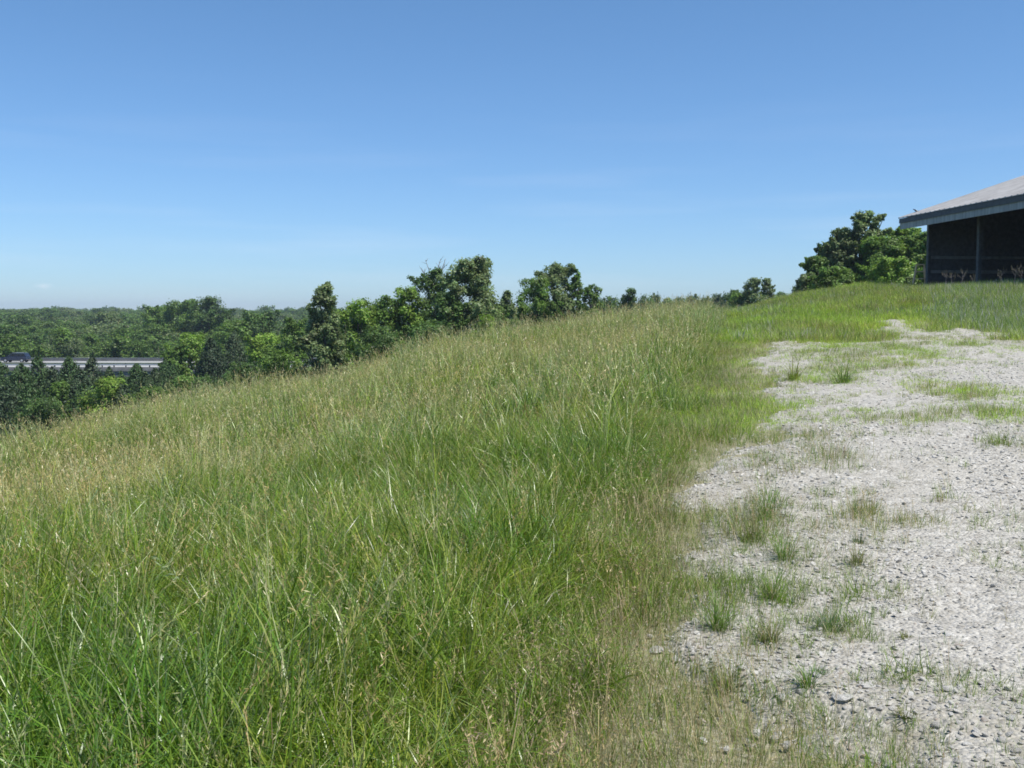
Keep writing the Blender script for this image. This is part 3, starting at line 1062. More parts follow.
TG = 'trees along the far edge of the meadow'
HERO = [
    # name, px, top, width px, distance, kind, colour, label, options
    ('broadleaf_tree', 324, 285, 44, 78, 'b', C_GREY, 'tall twin-topped tree with silvery leaf clumps where the meadow edge meets the valley', dict(n=13000, top_narrow=.7, bottom=.06)),
    ('broadleaf_tree', 358, 298, 46, 84, 'b', C_BRIGHT, 'fresh green rounded tree beside the twin-topped silvery tree', dict(n=7000)),
    ('broadleaf_tree', 384, 298, 48, 86, 'b', C_MID, 'mid green tree with level top at the middle of the meadow-edge row', dict(n=7000)),
    ('broadleaf_tree', 345, 308, 36, 92, 'b', C_DARK, 'low dark tree filling the gap beside the twin-topped silvery tree', dict(n=5000)),
    ('broadleaf_tree', 406, 287, 44, 86, 'b', C_BRIGHT, 'bright green tree stepping up towards the dead bare snag', dict(n=8000)),
    ('broadleaf_tree', 430, 272, 46, 88, 'b', C_DARK, 'dark green tree just below the dead bare branches', dict(n=9000)),
    ('broadleaf_tree', 471, 260, 68, 80, 'b', C_GREY, 'tallest meadow-edge tree, broad grey-green crown with ragged top', dict(n=18000, top_narrow=.85, lobes=64, lobe_r=(.2, .34), bottom=.04)),
    ('broadleaf_tree', 448, 292, 36, 78, 'b', C_DARK, 'low dark tree tucked under the tallest meadow-edge tree', dict(n=6000)),
    ('broadleaf_tree', 507, 290, 28, 90, 'b', C_GREY, 'slim small tree in the dip between the two big crowns', dict(n=4000, top_narrow=.4)),
    ('broadleaf_tree', 497, 306, 30, 84, 'b', C_MID, 'low leafy tree at the foot of the tallest meadow-edge tree', dict(n=4000)),
    ('broadleaf_tree', 535, 277, 44, 96, 'b', C_MID, 'rounded tree joined to a taller round-headed tree on the crest', dict(n=8000)),
    ('broadleaf_tree', 555, 265, 42, 98, 'b', C_GREY, 'round-headed grey-green tree highest of the crest clump past the dip', dict(n=11000)),
    ('broadleaf_tree', 575, 268, 20, 97, 'b', C_MID, 'narrow upright tree pressed against the round-headed crest tree', dict(n=4500, top_narrow=.7)),
    ('broadleaf_tree', 592, 284, 24, 104, 'b', C_MID, 'small rounded tree ending the crest clump', dict(n=4500)),
    ('broadleaf_tree', 607, 296, 24, 120, 'b', C_DARK, 'low dark scrub tree just past the crest clump', dict(n=3000)),
    ('broadleaf_tree', 630, 288, 28, 140, 'b', C_DARK, 'lone spiky-topped dark tree peeping over the middle of the crest', dict(n=4000, leaf=.3, top_narrow=.5)),
    ('broadleaf_tree', 742, 292, 26, 120, 'b', C_MID, 'low rounded tree in front of the paired crest trees', dict(n=4000, leaf=.25)),
    ('broadleaf_tree', 752, 277, 19, 118, 'b', C_GREY, 'taller tree of the close pair alone on the skyline', dict(n=5000, lobes=40, lobe_r=(.34, .5))),
    ('broadleaf_tree', 766, 278, 14, 119, 'b', C_GREY, 'narrower tree of the close pair alone on the skyline', dict(n=3600, lobes=34, lobe_r=(.36, .55))),
    ('broadleaf_tree', 864, 210, 36, 84, 'b', C_GREY, 'tallest round-topped tree of the clump beside the barn', dict(n=12000)),
    ('broadleaf_tree', 841, 228, 30, 84, 'b', C_GREY, 'second tallest tree of the barn clump, pale leaves on its outer side', dict(n=9000)),
    ('broadleaf_tree', 826, 243, 24, 85, 'b', C_DARK, 'dark middle-height tree on the open side of the barn clump', dict(n=6500)),
    ('broadleaf_tree', 816, 256, 26, 82, 'b', C_MID, 'short tree with jutting branch at the open side of the barn clump', dict(n=6000)),
    ('bush', 806, 273, 24, 78, 'b', C_GREY, 'low pale bush at the outer foot of the barn clump', dict(n=3500, leaf=.18)),
    ('bush', 832, 266, 36, 76, 'b', C_MID, 'leafy green bush under the tall trees of the barn clump', dict(n=5000, leaf=.18)),
    ('broadleaf_tree', 880, 236, 44, 82, 'b', C_MID, 'bushy mid green tree between the tallest clump tree and the barn', dict(n=11000)),
    ('broadleaf_tree', 903, 226, 40, 84, 'b', C_BRIGHT, 'bright bushy tree just under the tip of the barn eave', dict(n=10000)),
    ('broadleaf_tree', 924, 232, 40, 80, 'b', C_MID, 'green tree partly hidden behind the barn corner post', dict(n=9000)),
    ('bush', 890, 258, 44, 74, 'b', C_BRIGHT, 'wide green bush low in front of the barn clump', dict(n=6000, leaf=.18)),
    ('bush', 908, 276, 11, 66, 'b', C_GREY, 'small pale bush beside the wooden stepladder', dict(n=1500, leaf=.12)),
    # valley in front of the highway
    ('cedar_tree', 18, 364, 34, 104, 'cedar', C_CEDAR, 'broad dark cedar before the highway, second in the row from the picture edge', dict(n=6000, leaf=.3)),
    ('cedar_tree', -4, 360, 30, 108, 'cedar', C_CEDAR, 'dark cedar cut off by the edge of the picture', dict(n=5000, leaf=.3)),
    ('cedar_tree', 37, 357, 32, 108, 'cedar', C_CEDAR, 'tall dark cedar whose tip stands in front of the dark vehicle tail', dict(n=6000, leaf=.3)),
    ('cedar_tree', 52, 366, 24, 102, 'cedar', (.055, .085, .038), 'slightly lighter cedar squeezed between two taller cedars', dict(n=4500, leaf=.3)),
    ('cedar_tree', 68, 356, 28, 110, 'cedar', C_CEDAR, 'pointed dark cedar rising across the pale road beside the bright bush', dict(n=6000, leaf=.3)),
    ('cedar_tree', 91, 358, 30, 112, 'cedar', (.055, .085, .038), 'loose olive cedar covering the road behind the brightest bush', dict(n=5500, leaf=.3)),
    ('cedar_tree', 82, 384, 30, 98, 'cedar', C_CEDAR, 'low dark cedar between the brightest bush and the smaller mid green one', dict(n=4500, leaf=.3)),
    ('cedar_tree', 135, 364, 24, 112, 'cedar', C_CEDAR, 'neat dark cone-shaped cedar alone below the pale road', dict(n=5000, leaf=.28)),
    ('cedar_tree', 154, 368, 20, 114, 'cedar', (.06, .095, .04), 'small greener cedar next to the neat cone-shaped cedar', dict(n=3500, leaf=.28)),
    ('cedar_tree', 119, 371, 18, 118, 'cedar', C_CEDAR, 'small dark cedar behind the brightest bush', dict(n=3500, leaf=.28)),
    ('cedar_tree', 211, 338, 32, 112, 'cedar', (.034, .058, .028), 'biggest near-black cedar at the end of the visible road', dict(n=9000, leaf=.32)),
    ('cedar_tree', 234, 332, 32, 122, 'cedar', (.06, .09, .045), 'dull grey-green cedar behind the biggest near-black cedar', dict(n=7000, leaf=.32)),
    ('cedar_tree', 6, 378, 34, 90, 'cedar', (.045, .075, .035), 'wide low cedar at the meadow rim beside the bush cut by the picture edge', dict(n=6000, leaf=.28)),
    ('cedar_tree', 30, 382, 34, 88, 'cedar', C_CEDAR, 'wide low cedar in front of the tall cedar below the vehicle', dict(n=6000, leaf=.28)),
    ('cedar_tree', 120, 384, 30, 92, 'cedar', (.045, .075, .035), 'low cedar just behind the brightest bush on the meadow rim', dict(n=5000, leaf=.28)),
    ('cedar_tree', 172, 364, 26, 112, 'cedar', C_CEDAR, 'small cedar under the leafy trees at the end of the road', dict(n=5000, leaf=.28)),
    ('cedar_tree', 78, 370, 26, 104, 'cedar', (.06, .095, .045), 'greenish cedar squeezed before the pointed one at the road', dict(n=5000, leaf=.28)),
    ('cedar_tree', 108, 366, 20, 116, 'cedar', (.055, .09, .035), 'pale olive cedar tip just under the road between the loose and the small dark cedar', dict(n=4500, leaf=.28)),
    ('cedar_tree', 145, 371, 22, 106, 'cedar', (.05, .085, .032), 'short cedar wedged between the neat cone-shaped and the small greener cedar', dict(n=4500, leaf=.28)),
    ('cedar_tree', 164, 360, 20, 118, 'cedar', (.058, .105, .034), 'slim cedar whose tip cuts across the near end of the road', dict(n=4500, leaf=.28)),
    ('bush', 107, 377, 46, 92, 'b', C_YEL, 'brightest yellow-green bush in front of the cedar row', dict(n=6000, leaf=.22)),
    ('bush', 57, 382, 24, 98, 'b', C_MID, 'smaller mid green bush half lost among the cedars', dict(n=4000, leaf=.22)),
    ('bush', 2, 386, 24, 92, 'b', C_MID, 'mid green bush cut by the edge of the picture', dict(n=4000, leaf=.22)),
    ('bush', 181, 375, 34, 96, 'b', C_MID, 'low round shrub in front of the leafy tree over the road', dict(n=4000, leaf=.22)),
    ('bush', 150, 386, 30, 88, 'b', C_MID, 'low shrub along the meadow rim below the cone-shaped cedar', dict(n=3500, leaf=.2)),
    ('bush', 40, 398, 46, 86, 'b', C_DARK, 'dark low shrub at the foot of the cedar row', dict(n=4000, leaf=.2)),
    ('bush', 205, 376, 36, 90, 'b', C_DARK, 'dark low shrub under the biggest near-black cedar', dict(n=3500, leaf=.2)),
    ('bush', 280, 349, 42, 84, 'b', C_MID, 'low green shrub at the meadow rim beside the yellow-green tree', dict(n=5000, leaf=.2)),
    ('bush', 240, 362, 40, 86, 'b', C_DARK, 'dark shrub at the meadow rim below the grey-green cedar', dict(n=4000, leaf=.2)),
    ('bush', 432, 322, 60, 70, 'b', C_DARK, 'dark undergrowth bush below the trees near the dead snag', dict(n=5000, leaf=.18)),
    ('bush', 380, 326, 56, 74, 'b', C_DARK, 'dark shrub low along the trees at the middle of the row', dict(n=5000, leaf=.18)),
    ('bush', 486, 314, 24, 60, 'b', C_YEL, 'small yellowish shrub in the grass below the tallest tree', dict(n=2500, leaf=.14)),
    ('broadleaf_tree', 190, 335, 40, 128, 'b', C_BRIGHT, 'leafy bright tree spreading over the end of the road', dict(n=8000, leaf=.28)),
    ('broadleaf_tree', 175, 346, 26, 126, 'b', C_MID, 'smaller leafy tree at the road beside the bright spreading one', dict(n=5000, leaf=.28)),
    ('broadleaf_tree', 265, 333, 42, 118, 'b', C_YEL, 'yellow-green rounded tree in the hollow below the twin-topped tree', dict(n=8000, leaf=.26)),
    ('broadleaf_tree', 294, 320, 34, 108, 'b', C_MID, 'mid green tree just before the twin-topped silvery tree', dict(n=7000, leaf=.24)),
    ('broadleaf_tree', 248, 345, 30, 130, 'b', C_MID, 'plain green tree behind the grey-green cedar', dict(n=4500, leaf=.28)),
    ('broadleaf_tree', 208, 297, 42, 250, 'b', C_DARK, 'highest dark round-crowned tree standing above the valley wood', dict(n=9000, leaf=.5)),
    ('broadleaf_tree', 183, 300, 38, 256, 'b', C_MID, 'high green tree next to the highest dark crown of the valley', dict(n=8000, leaf=.5)),
    ('broadleaf_tree', 160, 306, 34, 262, 'b', C_MID, 'broad green tree on the road side of the two highest crowns', dict(n=7000, leaf=.5)),
    ('broadleaf_tree', 258, 312, 44, 190, 'b', C_DARK, 'broad dark tree rising behind the yellow-green rounded tree', dict(n=7000, leaf=.42)),
    ('broadleaf_tree', 230, 322, 34, 185, 'b', C_MID, 'rounded green tree in front of the broad dark valley tree', dict(n=6000, leaf=.42)),
]
for i, (nm, px, top, w_, d, kind, base, lab, kw) in enumerate(HERO):
    hero(nm, px, top, w_, d, kind, base, lab, 300 + i * 3, **kw)

# dead snag with bare branches beside the dark tree
x, y, z = place(434, 94)
sn = empty('dead_tree', (x, y, z))
zt = P(434, 261, 94)[2] - z
b = MB()
b.tube([(0, 0, -.3), (.1, 0, zt * .5), (-.05, .1, zt * .9)], [.16, .11, .05], 7)
b.build('trunk', M['dead_wood'], sn, True)
r_ = np.random.default_rng(9)
for k in range(16):
    h0 = zt * r_.uniform(.66, .9)
    a = r_.uniform(-.3, .3) + (0 if k % 2 else math.pi)
    tip = (math.cos(a) * r_.uniform(.2, 1.2), math.sin(a) * .8, min(zt * r_.uniform(.93, 1.03), h0 + r_.uniform(1.2, 2.8)))
    b = MB()
    mid = (tip[0] * .6, tip[1] * .6, h0 * .45 + tip[2] * .55)
    b.tube([(0, .05, h0), mid, tip], [.05, .035, .014], 5)
    for j in range(3):
        q = r_.uniform(.3, .9)
        s_ = tuple(np.array(mid) * (1 - q) + np.array(tip) * q)
        b.tube([s_, (s_[0] + r_.normal(0, .25), s_[1] + r_.normal(0, .2), s_[2] + r_.uniform(.2, .6))], [.018, .008], 4)
    b.build('branch', M['dead_wood'], sn, True)
tag(sn, 'dead snag with bare grey branches sticking above the dark tree', 'tree')

# the wood beyond the highway: individual trees sharing a few crown meshes
protos = []
for k in range(12):
    r_ = np.random.default_rng(900 + k)
    base = tuple(np.array([C_MID, (.13, .21, .055), C_GREY, C_DARK][k % 4]) * .85)
    Hh, Rr = 12.0, r_.uniform(3.8, 4.8)
    v, f, c, lob = broadleaf(Hh, Rr, 5200, .42, base, 900 + k, bottom=.08, lobes=30, lobe_r=(.3, .46), top_narrow=r_.uniform(.7, 1), sprays=6)
    cm = mesh_np('crown', v, [f], M['leaf'], col=c, linkit=False)
    tm = trunk_mesh(Hh, .24, lob, 950 + k, None)
    COL.objects.unlink(tm)
    protos.append((cm, tm, k % 4, Rr))
r_ = np.random.default_rng(77)
ROWS = [(203, 341, 24, 'directly behind the highway barrier'), (216, 337, 26, 'directly behind the highway barrier'), (234, 333, 26, 'directly behind the highway barrier'),
        (256, 329, 25, 'in the middle of the valley wood'), (284, 325, 24, 'in the middle of the valley wood'), (318, 322, 22, 'in the middle of the valley wood'), (360, 319, 21, 'in the middle of the valley wood'),
        (415, 316, 20, 'high in the wood under the far ridge'), (480, 313.5, 18, 'high in the wood under the far ridge'), (560, 311, 17, 'high in the wood under the far ridge'), (650, 309, 15, 'high in the wood under the far ridge')]
KN = ['mid green leafy tree', 'light green leafy tree', 'grey-green leafy tree', 'dark green leafy tree']
made = 0
for ri, (d0, top, sp, where) in enumerate(ROWS):
    px = -40.0 + r_.uniform(0, sp)
    while px < (440 if ri > 2 else 320):
        d = d0 + r_.uniform(-.06, .06) * d0
        x, y, z = place(px, d)
        tp = top + r_.normal(0, 3.4 if ri < 7 else 1.6) + (2.0 if px > 230 else 0)
        Hh = max(P(px, tp, d)[2] - z, 5)
        cm, tm, kk, Rr = protos[r_.integers(0, 12)]
        w_ = sp * r_.uniform(1.4, 2.1) * d / F_PX / 2
        e = empty('valley_tree', (x, y, z - .1), r_.uniform(0, 6.28))
        e.scale = (w_ / Rr, w_ / Rr, Hh / 12.0)
        for src in (cm, tm):
            c = src.copy()
            link(c, e)
        tag(e, KN[kk] + ' ' + where, 'tree', KN[kk].replace('tree', 'trees') + ' ' + where)
        made += 1
        px += sp * r_.uniform(.6, 1.4)
# small far trees showing along the crest
for px, tp, w_, d in [(618, 302, 14, 230), (645, 299, 14, 240), (655, 298, 13, 250), (668, 302, 16, 260), (680, 301, 16, 255), (693, 299, 15, 245), (706, 301, 14, 250),
                      (716, 298, 14, 240), (727, 297, 15, 230), (735, 295, 14, 220), (600, 303, 16, 200), (780, 296, 14, 230)]:
    x, y, z = place(px, d)
    Hh = max(P(px, tp - 4.5, d)[2] - z, 4)
    cm, tm, kk, Rr = protos[r_.choice([0, 3, 4, 7, 8, 11])]
    s_ = w_ * d / F_PX / 2 * 1.7
    e = empty('crest_tree', (x, y, z - .1), r_.uniform(0, 6.28))
    e.scale = (s_ / Rr, s_ / Rr, Hh / 12.0)
    for src in (cm, tm):
        link(src.copy(), e)
    tag(e, 'small far-off tree whose crown just shows over the grassy crest', 'tree', 'far-off crowns just showing over the grassy crest')
print('valley trees', made)

# far ridge woodland reads as one mass
x, y = [], []
for d in np.geomspace(720, 1900, 34):
    n = int(1.15 * d / 11)
    a = np.linspace(-.66, .50, n) + r_.uniform(-.5, .5, n) * 1.15 / n
    dd = d * (1 + r_.uniform(-.02, .02, n))
    x.append(a * dd), y.append(dd)
x, y = np.concatenate(x), np.concatenate(y)
n = len(x)
tmp = []
for k in range(5):
    v, f, c, lob = broadleaf(12, 6.2, 1300, 1.1, [C_MID, C_DARK, C_MID, C_GREY, C_DARK][k], 1200 + k, bottom=.0, lobes=16, lobe_r=(.3, .5), sprays=2)
    tmp.append(mesh_np('far_crown_%d' % k, v, [f], M['leaf'], col=c, linkit=False))
s_ = np.clip(np.exp(r_.normal(0, .17, n)), .65, 1.4)
o = gn_scatter('distant_woods', tmp, np.c_[x, y, hgt(x, y)], np.c_[np.zeros((n, 2)), r_.uniform(0, 6.28, n)], np.c_[s_, s_, s_ * r_.uniform(.85, 1.15, n)], r_.integers(0, 5, n))
tag(o, 'far wooded ridge on the horizon', 'woods', kind='stuff')

# ------------------------------------------------------------------ highway across the valley
ZR = EYE - 8.0
b = MB()
b.box((-420, 158.5, -16), (140, 185.6, ZR))
o = b.build('highway', M['asphalt'])
tag(o, 'pale concrete interstate highway crossing the valley', 'highway', kind='structure')
b = MB()
for yy in (161.2, 170.4, 176.4, 183.0):
    b.box((-420, yy, ZR + .004), (140, yy + .15, ZR + .012))
o = b.build('lane_markings', M['paint_white'])
tag(o, 'painted edge lines on the highway', 'road marking', kind='structure')
md = empty('median_strip', (-60, 173.4, ZR))
b = MB()
b.box((-360, -1.6, 0), (200, 1.6, .12))
b.build('kerb', M['concrete'], md)
b = MB()
b.box((-360, -1.3, .124), (200, 1.3, .16))
b.build('turf', M['soil'], md)
tag(md, 'dark narrow strip between the two carriageways of the highway', 'median')
bar = empty('safety_barrier', (-60, 184.6, ZR))
b = MB()
b.prism([(-360, -.3, 0), (-360, -.12, .3), (-360, -.1, .55), (-360, .1, .55), (-360, .12, .3), (-360, .3, 0)], (0, 0, 0), (560, 0, 0))
b.build('wall', M['shaded_concrete'], bar)  # shade on the side facing the camera is put into the colour
b = MB()
b.box((-360, -.14, .553), (200, .14, .61))
b.build('sunlit_top', M['galv'], bar)  # pale strip added for the sunlight along the barrier's top
tag(bar, 'long concrete safety barrier with shaded face and sunlit top coloured in on the far side of the highway', 'barrier')
gr = empty('guardrail', (-60, 159.3, ZR))
b = MB()
b.box((-60, -.05, .42), (70, .02, .66))
b.build('rail', M['galv'], gr)
for k in range(64):
    b = MB()
    b.box((-59 + k * 1.9, .03, -.05), (-58.84 + k * 1.9, .19, .72))
    b.build('post', M['dark_wood'], gr)
tag(gr, 'steel guardrail on dark posts along the near side of the highway', 'guardrail')
wl = empty('retaining_wall', (-60, 158.2, ZR))
b = MB()
b.box((-360, 0, -1.6), (200, .29, .2))
b.build('wall', M['concrete'], wl)
b = MB()
b.box((-360, -.2, -.45), (200, -.003, -.1))
b.build('ledge', M['concrete'], wl)
tag(wl, 'grey concrete wall holding up the highway behind the cedars', 'wall')

b = MB()
b.prism([(-420, 158.15, ZR - 1.3), (-420, 143, -14), (-420, 143, -17), (-420, 158.15, -17)], (0, 0, 0), (560, 0, 0))
tag(b.build('embankment', M['soil']), 'grassy bank below the highway', 'embankment', kind='structure')

# dark vehicle on the far carriageway, heading towards the picture edge (-x)
cx = ray(14.5, 318)
car = empty('parked_suv' if False else 'suv', (cx[0] / cx[1] * 180, 180, ZR + .01))
LB = 4.7
body = [(-2.35, .45), (-2.32, .85), (-1.25, 1.0), (-.75, 1.08), (2.30, 1.08), (2.36, .6), (2.3, .4), (-2.2, .38)]
b = MB()
b.prism([(px_, -.92, pz) for px_, pz in body], (0, 0, 0), (0, 1.84, 0))
b.build('body', M['car_paint'], car, bevel=.05)
cab = [(-1.2, 1.082), (-.45, 1.66), (1.95, 1.68), (2.28, 1.082)]
b = MB()
b.prism([(px_, -.80, pz) for px_, pz in cab], (0, 0, 0), (0, 1.6, 0))
cb = b.build('cabin', M['car_paint'], car, bevel=.04)
for (x0, x1) in ((-.78, .35), (.45, 1.3), (1.38, 1.95)):
    b = MB()
    top_in = .32 if x0 < 0 else 0
    b.prism([(x0, -.815, 1.13), (x1, -.815, 1.13), (x1 - (.12 if x1 > 1.9 else 0), -.815, 1.58), (x0 + top_in, -.815, 1.58)], (0, 0, 0), (0, .012, 0))
    b.build('window', M['glass'], cb)
b = MB()
b.prism([(-1.16, -.7, 1.13), (-1.16, .7, 1.13), (-.56, .66, 1.60), (-.56, -.66, 1.60)], (0, 0, 0), (-.03, 0, .02))
b.build('windscreen', M['glass'], cb)
b = MB()
for yy in (-.66, .66):
    b.bar((-.3, yy, 1.74), (1.8, yy, 1.75), .05, .05)
b.build('roof_rack', M['galv'], car)
for wx in (-1.45, 1.5):
    for wy in (-.93, .73):
        w_ = MB()
        w_.tube([(wx, wy, .36), (wx, wy + .22, .36)], [.36, .36], 20)
        wo = w_.build('wheel', M['rubber'], car)
        h_ = MB()
        yy = wy - .006 if wy < 0 else wy + .226
        h_.tube([(wx, yy - .01, .36), (wx, yy + .01, .36)], [.2, .2], 16)
        h_.build('rim', M['galv'], wo)
for yy in (-.8, .55):
    b = MB()
    b.box((-2.37, yy, .66), (-2.32, yy + .25, .8))
    b.build('headlight', M['paint_white'], car)
tag(car, 'dark navy sport utility vehicle driving on the far carriageway of the highway', 'vehicle')

# ------------------------------------------------------------------ barn
ZB = h1(23.0, 55.5)
barn = empty('barn', (BARN_A[0], BARN_A[1], ZB - .0), math.atan2(.126, .992))
ZE = P(900, 218.3, 56)[2] - ZB      # eave height above the barn floor
SL = math.tan(R(18.4))
LEN, RID, OV = 24.0, 7.6, 1.53
zr = lambda xx: ZE + (xx + OV) * SL if xx <= RID else ZE + (RID + OV) * SL - (xx - RID) * SL
for side in (0, 1):
    b = MB()
    xa, xb = (-OV - .06, RID) if side == 0 else (2 * RID + OV + .06, RID)
    y = .35
    prof = []
    while y > -LEN - .35:
        prof += [(y, .0), (y - .05, .03), (y - .11, .03), (y - .16, 0)]
        y -= .46
    n_ = len(prof)
    for (yy, dz) in prof:
        for xx in (xa, xb):
            zz = zr(max(min(xx, 2 * RID + OV), -OV))
            b.v += [(xx, yy, zz + dz + .05), (xx, yy, zz + .008)]
    for k in range(n_ - 1):
        a, c = 4 * k, 4 * (k + 1)
        b.f += [(a, c, c + 2, a + 2), (a + 1, a + 3, c + 3, c + 1), (a, a + 1, c + 1, c), (a + 2, c + 2, c + 3, a + 3)]
    b.f += [(0, 2, 3, 1), (4 * n_ - 4, 4 * n_ - 3, 4 * n_ - 1, 4 * n_ - 2)]
    b.build('roof', M['roof'], barn)
b = MB()
b.box((-OV - .03, -LEN - .3, ZE - .26), (-OV + .02, .3, ZE - .005))
b.build('fascia', M['fascia_paint'], barn)
b = MB()
b.box((-OV + .025, -LEN - .3, ZE - .6), (-OV + .06, .28, ZE - .2))
b.build('eave_board', M['siding'], barn)
# rake board up the far gable
b = MB()
b.prism([(-OV + .07, .30, ZE - .30), (RID, .30, zr(RID) - .3), (RID, .30, zr(RID) - .03), (-OV + .07, .30, ZE - .03)], (0, 0, 0), (0, .04, 0))
b.prism([(RID, .30, zr(RID) - .3), (2 * RID + OV, .30, ZE - .30), (2 * RID + OV, .30, ZE - .03), (RID, .30, zr(RID) - .03)], (0, 0, 0), (0, .04, 0))
b.build('rake_board', M['siding'], barn)
for k in range(6):
    b = MB()
    b.box((0, -4.8 * k - .1, -.6), (.18, -4.8 * k + .1, zr(0) - .32))
    b.build('post', M['weathered_wood'], barn)
b = MB()
b.box((.02, -LEN - .1, zr(0) - .318), (.16, .1, zr(0) - .05))
b.build('eave_beam', M['dark_wood'], barn)
# rafters under the roof
for k in range(21):
    yy = -1.2 * k + .05 if k else -.12
    b = MB()
    b.bar((-OV + .1, yy, zr(-OV + .1) - .09), (RID, yy, zr(RID) - .09), .06, .14)
    b.build('rafter', M['dark_wood'], barn)


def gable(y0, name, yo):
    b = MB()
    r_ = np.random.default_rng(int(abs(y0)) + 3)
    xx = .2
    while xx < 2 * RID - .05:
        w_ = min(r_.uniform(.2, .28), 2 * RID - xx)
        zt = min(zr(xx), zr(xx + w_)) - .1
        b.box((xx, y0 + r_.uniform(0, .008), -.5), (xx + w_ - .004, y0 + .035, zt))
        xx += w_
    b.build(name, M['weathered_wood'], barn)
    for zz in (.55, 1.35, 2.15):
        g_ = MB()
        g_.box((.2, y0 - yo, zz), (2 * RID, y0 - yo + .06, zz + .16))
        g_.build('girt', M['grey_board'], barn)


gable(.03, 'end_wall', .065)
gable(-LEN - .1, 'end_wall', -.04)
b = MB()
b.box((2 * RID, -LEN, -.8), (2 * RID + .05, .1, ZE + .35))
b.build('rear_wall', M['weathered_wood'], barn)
tag(barn, 'open-fronted pole barn with weathered metal roof above the track', 'barn')

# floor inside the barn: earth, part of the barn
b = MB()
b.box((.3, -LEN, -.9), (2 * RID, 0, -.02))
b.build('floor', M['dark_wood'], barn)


def barn_pt(i_, s_):
    q = BARN_A + BARN_IN * i_ + BARN_DIR * s_
    return q[0], q[1]


# small stepladder by the corner post
lx, ly = barn_pt(-.08, -.55)
ld = empty('stepladder', (lx, ly, h1(lx, ly) - .02), R(-16))
for s_ in (-1, 1):
    b = MB()
    b.bar((s_ * .44, -.22, 0), (s_ * .17, 0, 1.32), .07, .05)
    b.build('rail', M['new_wood'], ld)
    b = MB()
    b.bar((s_ * .36, .45, 0), (s_ * .16, .07, 1.24), .05, .035)
    b.build('rear_leg', M['new_wood'], ld)
for k in range(4):
    zz = .26 + k * .27
    f_ = zz / 1.32
    wd = .44 - .27 * f_
    b = MB()
    b.box((-wd, -.22 * (1 - f_) - .06, zz), (wd, -.22 * (1 - f_) + .06, zz + .03))
    b.build('step', M['new_wood'], ld)
b = MB()
b.box((-.2, -.08, 1.325), (.2, .12, 1.36))
b.build('top_step', M['new_wood'], ld)
_sc = (P(923, 263.5, 56.3)[2] - h1(lx, ly)) / 1.36
ld.scale = (min(_sc, 1.2), min(_sc, 1.2), _sc)
tag(ld, 'small wooden stepladder standing half behind the barn corner post', 'stepladder')

# small dark bird on the roof edge
q = BARN_A + BARN_IN * (-OV + .9) + np.array([-.126, .992]) * .2
bz = ZB + zr(-OV + .9) + .07
import bmesh


def bird(loc, rz):
    e = bpy.data.meshes.new('bird')
    o = link(bpy.data.objects.new('bird', e))
    secs = [(-.20, .002, .015, .05), (-.12, .012, .012, .06), (-.06, .035, .035, .075), (0, .052, .055, .09), (.05, .045, .05, .115), (.085, .03, .03, .145), (.11, .033, .034, .165), (.135, .022, .022, .165), (.15, .008, .007, .16), (.175, .002, .002, .157)]
    v, f = [], []
    for (xx, ry, rz_, zc) in secs:
        for j in range(10):
            a = 2 * math.pi * j / 10
            v.append((xx, math.cos(a) * ry, zc + math.sin(a) * rz_))
    for k in range(len(secs) - 1):
        for j in range(10):
            f.append((k * 10 + j, k * 10 + (j + 1) % 10, (k + 1) * 10 + (j + 1) % 10, (k + 1) * 10 + j))
    i0 = len(v)
    for yy in (-.018, .018):
        v += [(.0, yy, .06), (.01, yy, .06), (.01, yy, 0), (.0, yy, 0)]
        f.append((len(v) - 4, len(v) - 3, len(v) - 2, len(v) - 1))
    e.from_pydata(v, [], f)
    e.materials.append(M['car_paint'])
    e.polygons.foreach_set('use_smooth', np.ones(len(e.polygons), bool))
    o.location = loc
    o.rotation_euler = (0, 0, rz)
    return o


bd = bird((q[0], q[1], bz), 2.6)
tag(bd, 'small dark bird perched on the low edge of the barn roof', 'bird')

# tall seeding weeds in front of the barn
for k, (px, top, d, lab) in enumerate([(944, 268, 47, 'tall thin weed with tan seeds before the first barn bay'), (952, 271, 47.5, 'shorter leaning weed among the tall ones before the barn'),
                                       (961, 267, 46, 'tallest seeding weed before the first barn bay'), (973, 272, 46.5, 'slim weed in front of the second barn post'),
                                       (1000, 269, 44, 'single upright weed before the dark second barn bay'), (1012, 262, 43, 'branching weed with broad tan top near the picture edge'),
                                       (1020, 266, 43, 'weed with drooping top beside the branching one')]):
    x, y, z = place(px, d)
    e = empty('weed', (x, y, z - .03))
    Hh = max(P(px, top + 3, d)[2] - z, .6)
    r_ = np.random.default_rng(500 + k)
    b = MB()
    ln = r_.normal(0, .12)
    b.tube([(0, 0, 0), (ln * .4, 0, Hh * .5), (ln, 0, Hh * .96)], [.014, .011, .006], 5)
    br = []
    for j in range(7):
        h0 = Hh * r_.uniform(.5, .85)
        a = r_.uniform(0, 6.28)
        tp = np.array([ln * h0 / Hh + math.cos(a) * .2, math.sin(a) * .2, h0 + r_.uniform(.1, .28)])
        b.tube([(ln * h0 / Hh, 0, h0), tuple(tp)], [.007, .004], 4)
        br.append(tp)
    b.build('stem', M['dead_wood'], e)
    for tp in br + [np.array([ln, 0, Hh * .96])]:
        hb = Blades()
        c = np.array([.15, .14, .10]) * r_.uniform(.8, 1.2)
        for j in range(16):
            hb.leaflet(tp + r_.normal(size=3) * np.array([.008, .008, .045]), r_.normal(size=3) * .5 + np.array([0, 0, 1.]), .04, .014, c * r_.uniform(.7, 1.3))
        mesh_np('seed_head', np.array(hb.v), [np.array(hb.q)], M['short'], e, col=np.array(hb.c))
    tag(e, lab, 'weed', 'tall weeds in front of the barn')


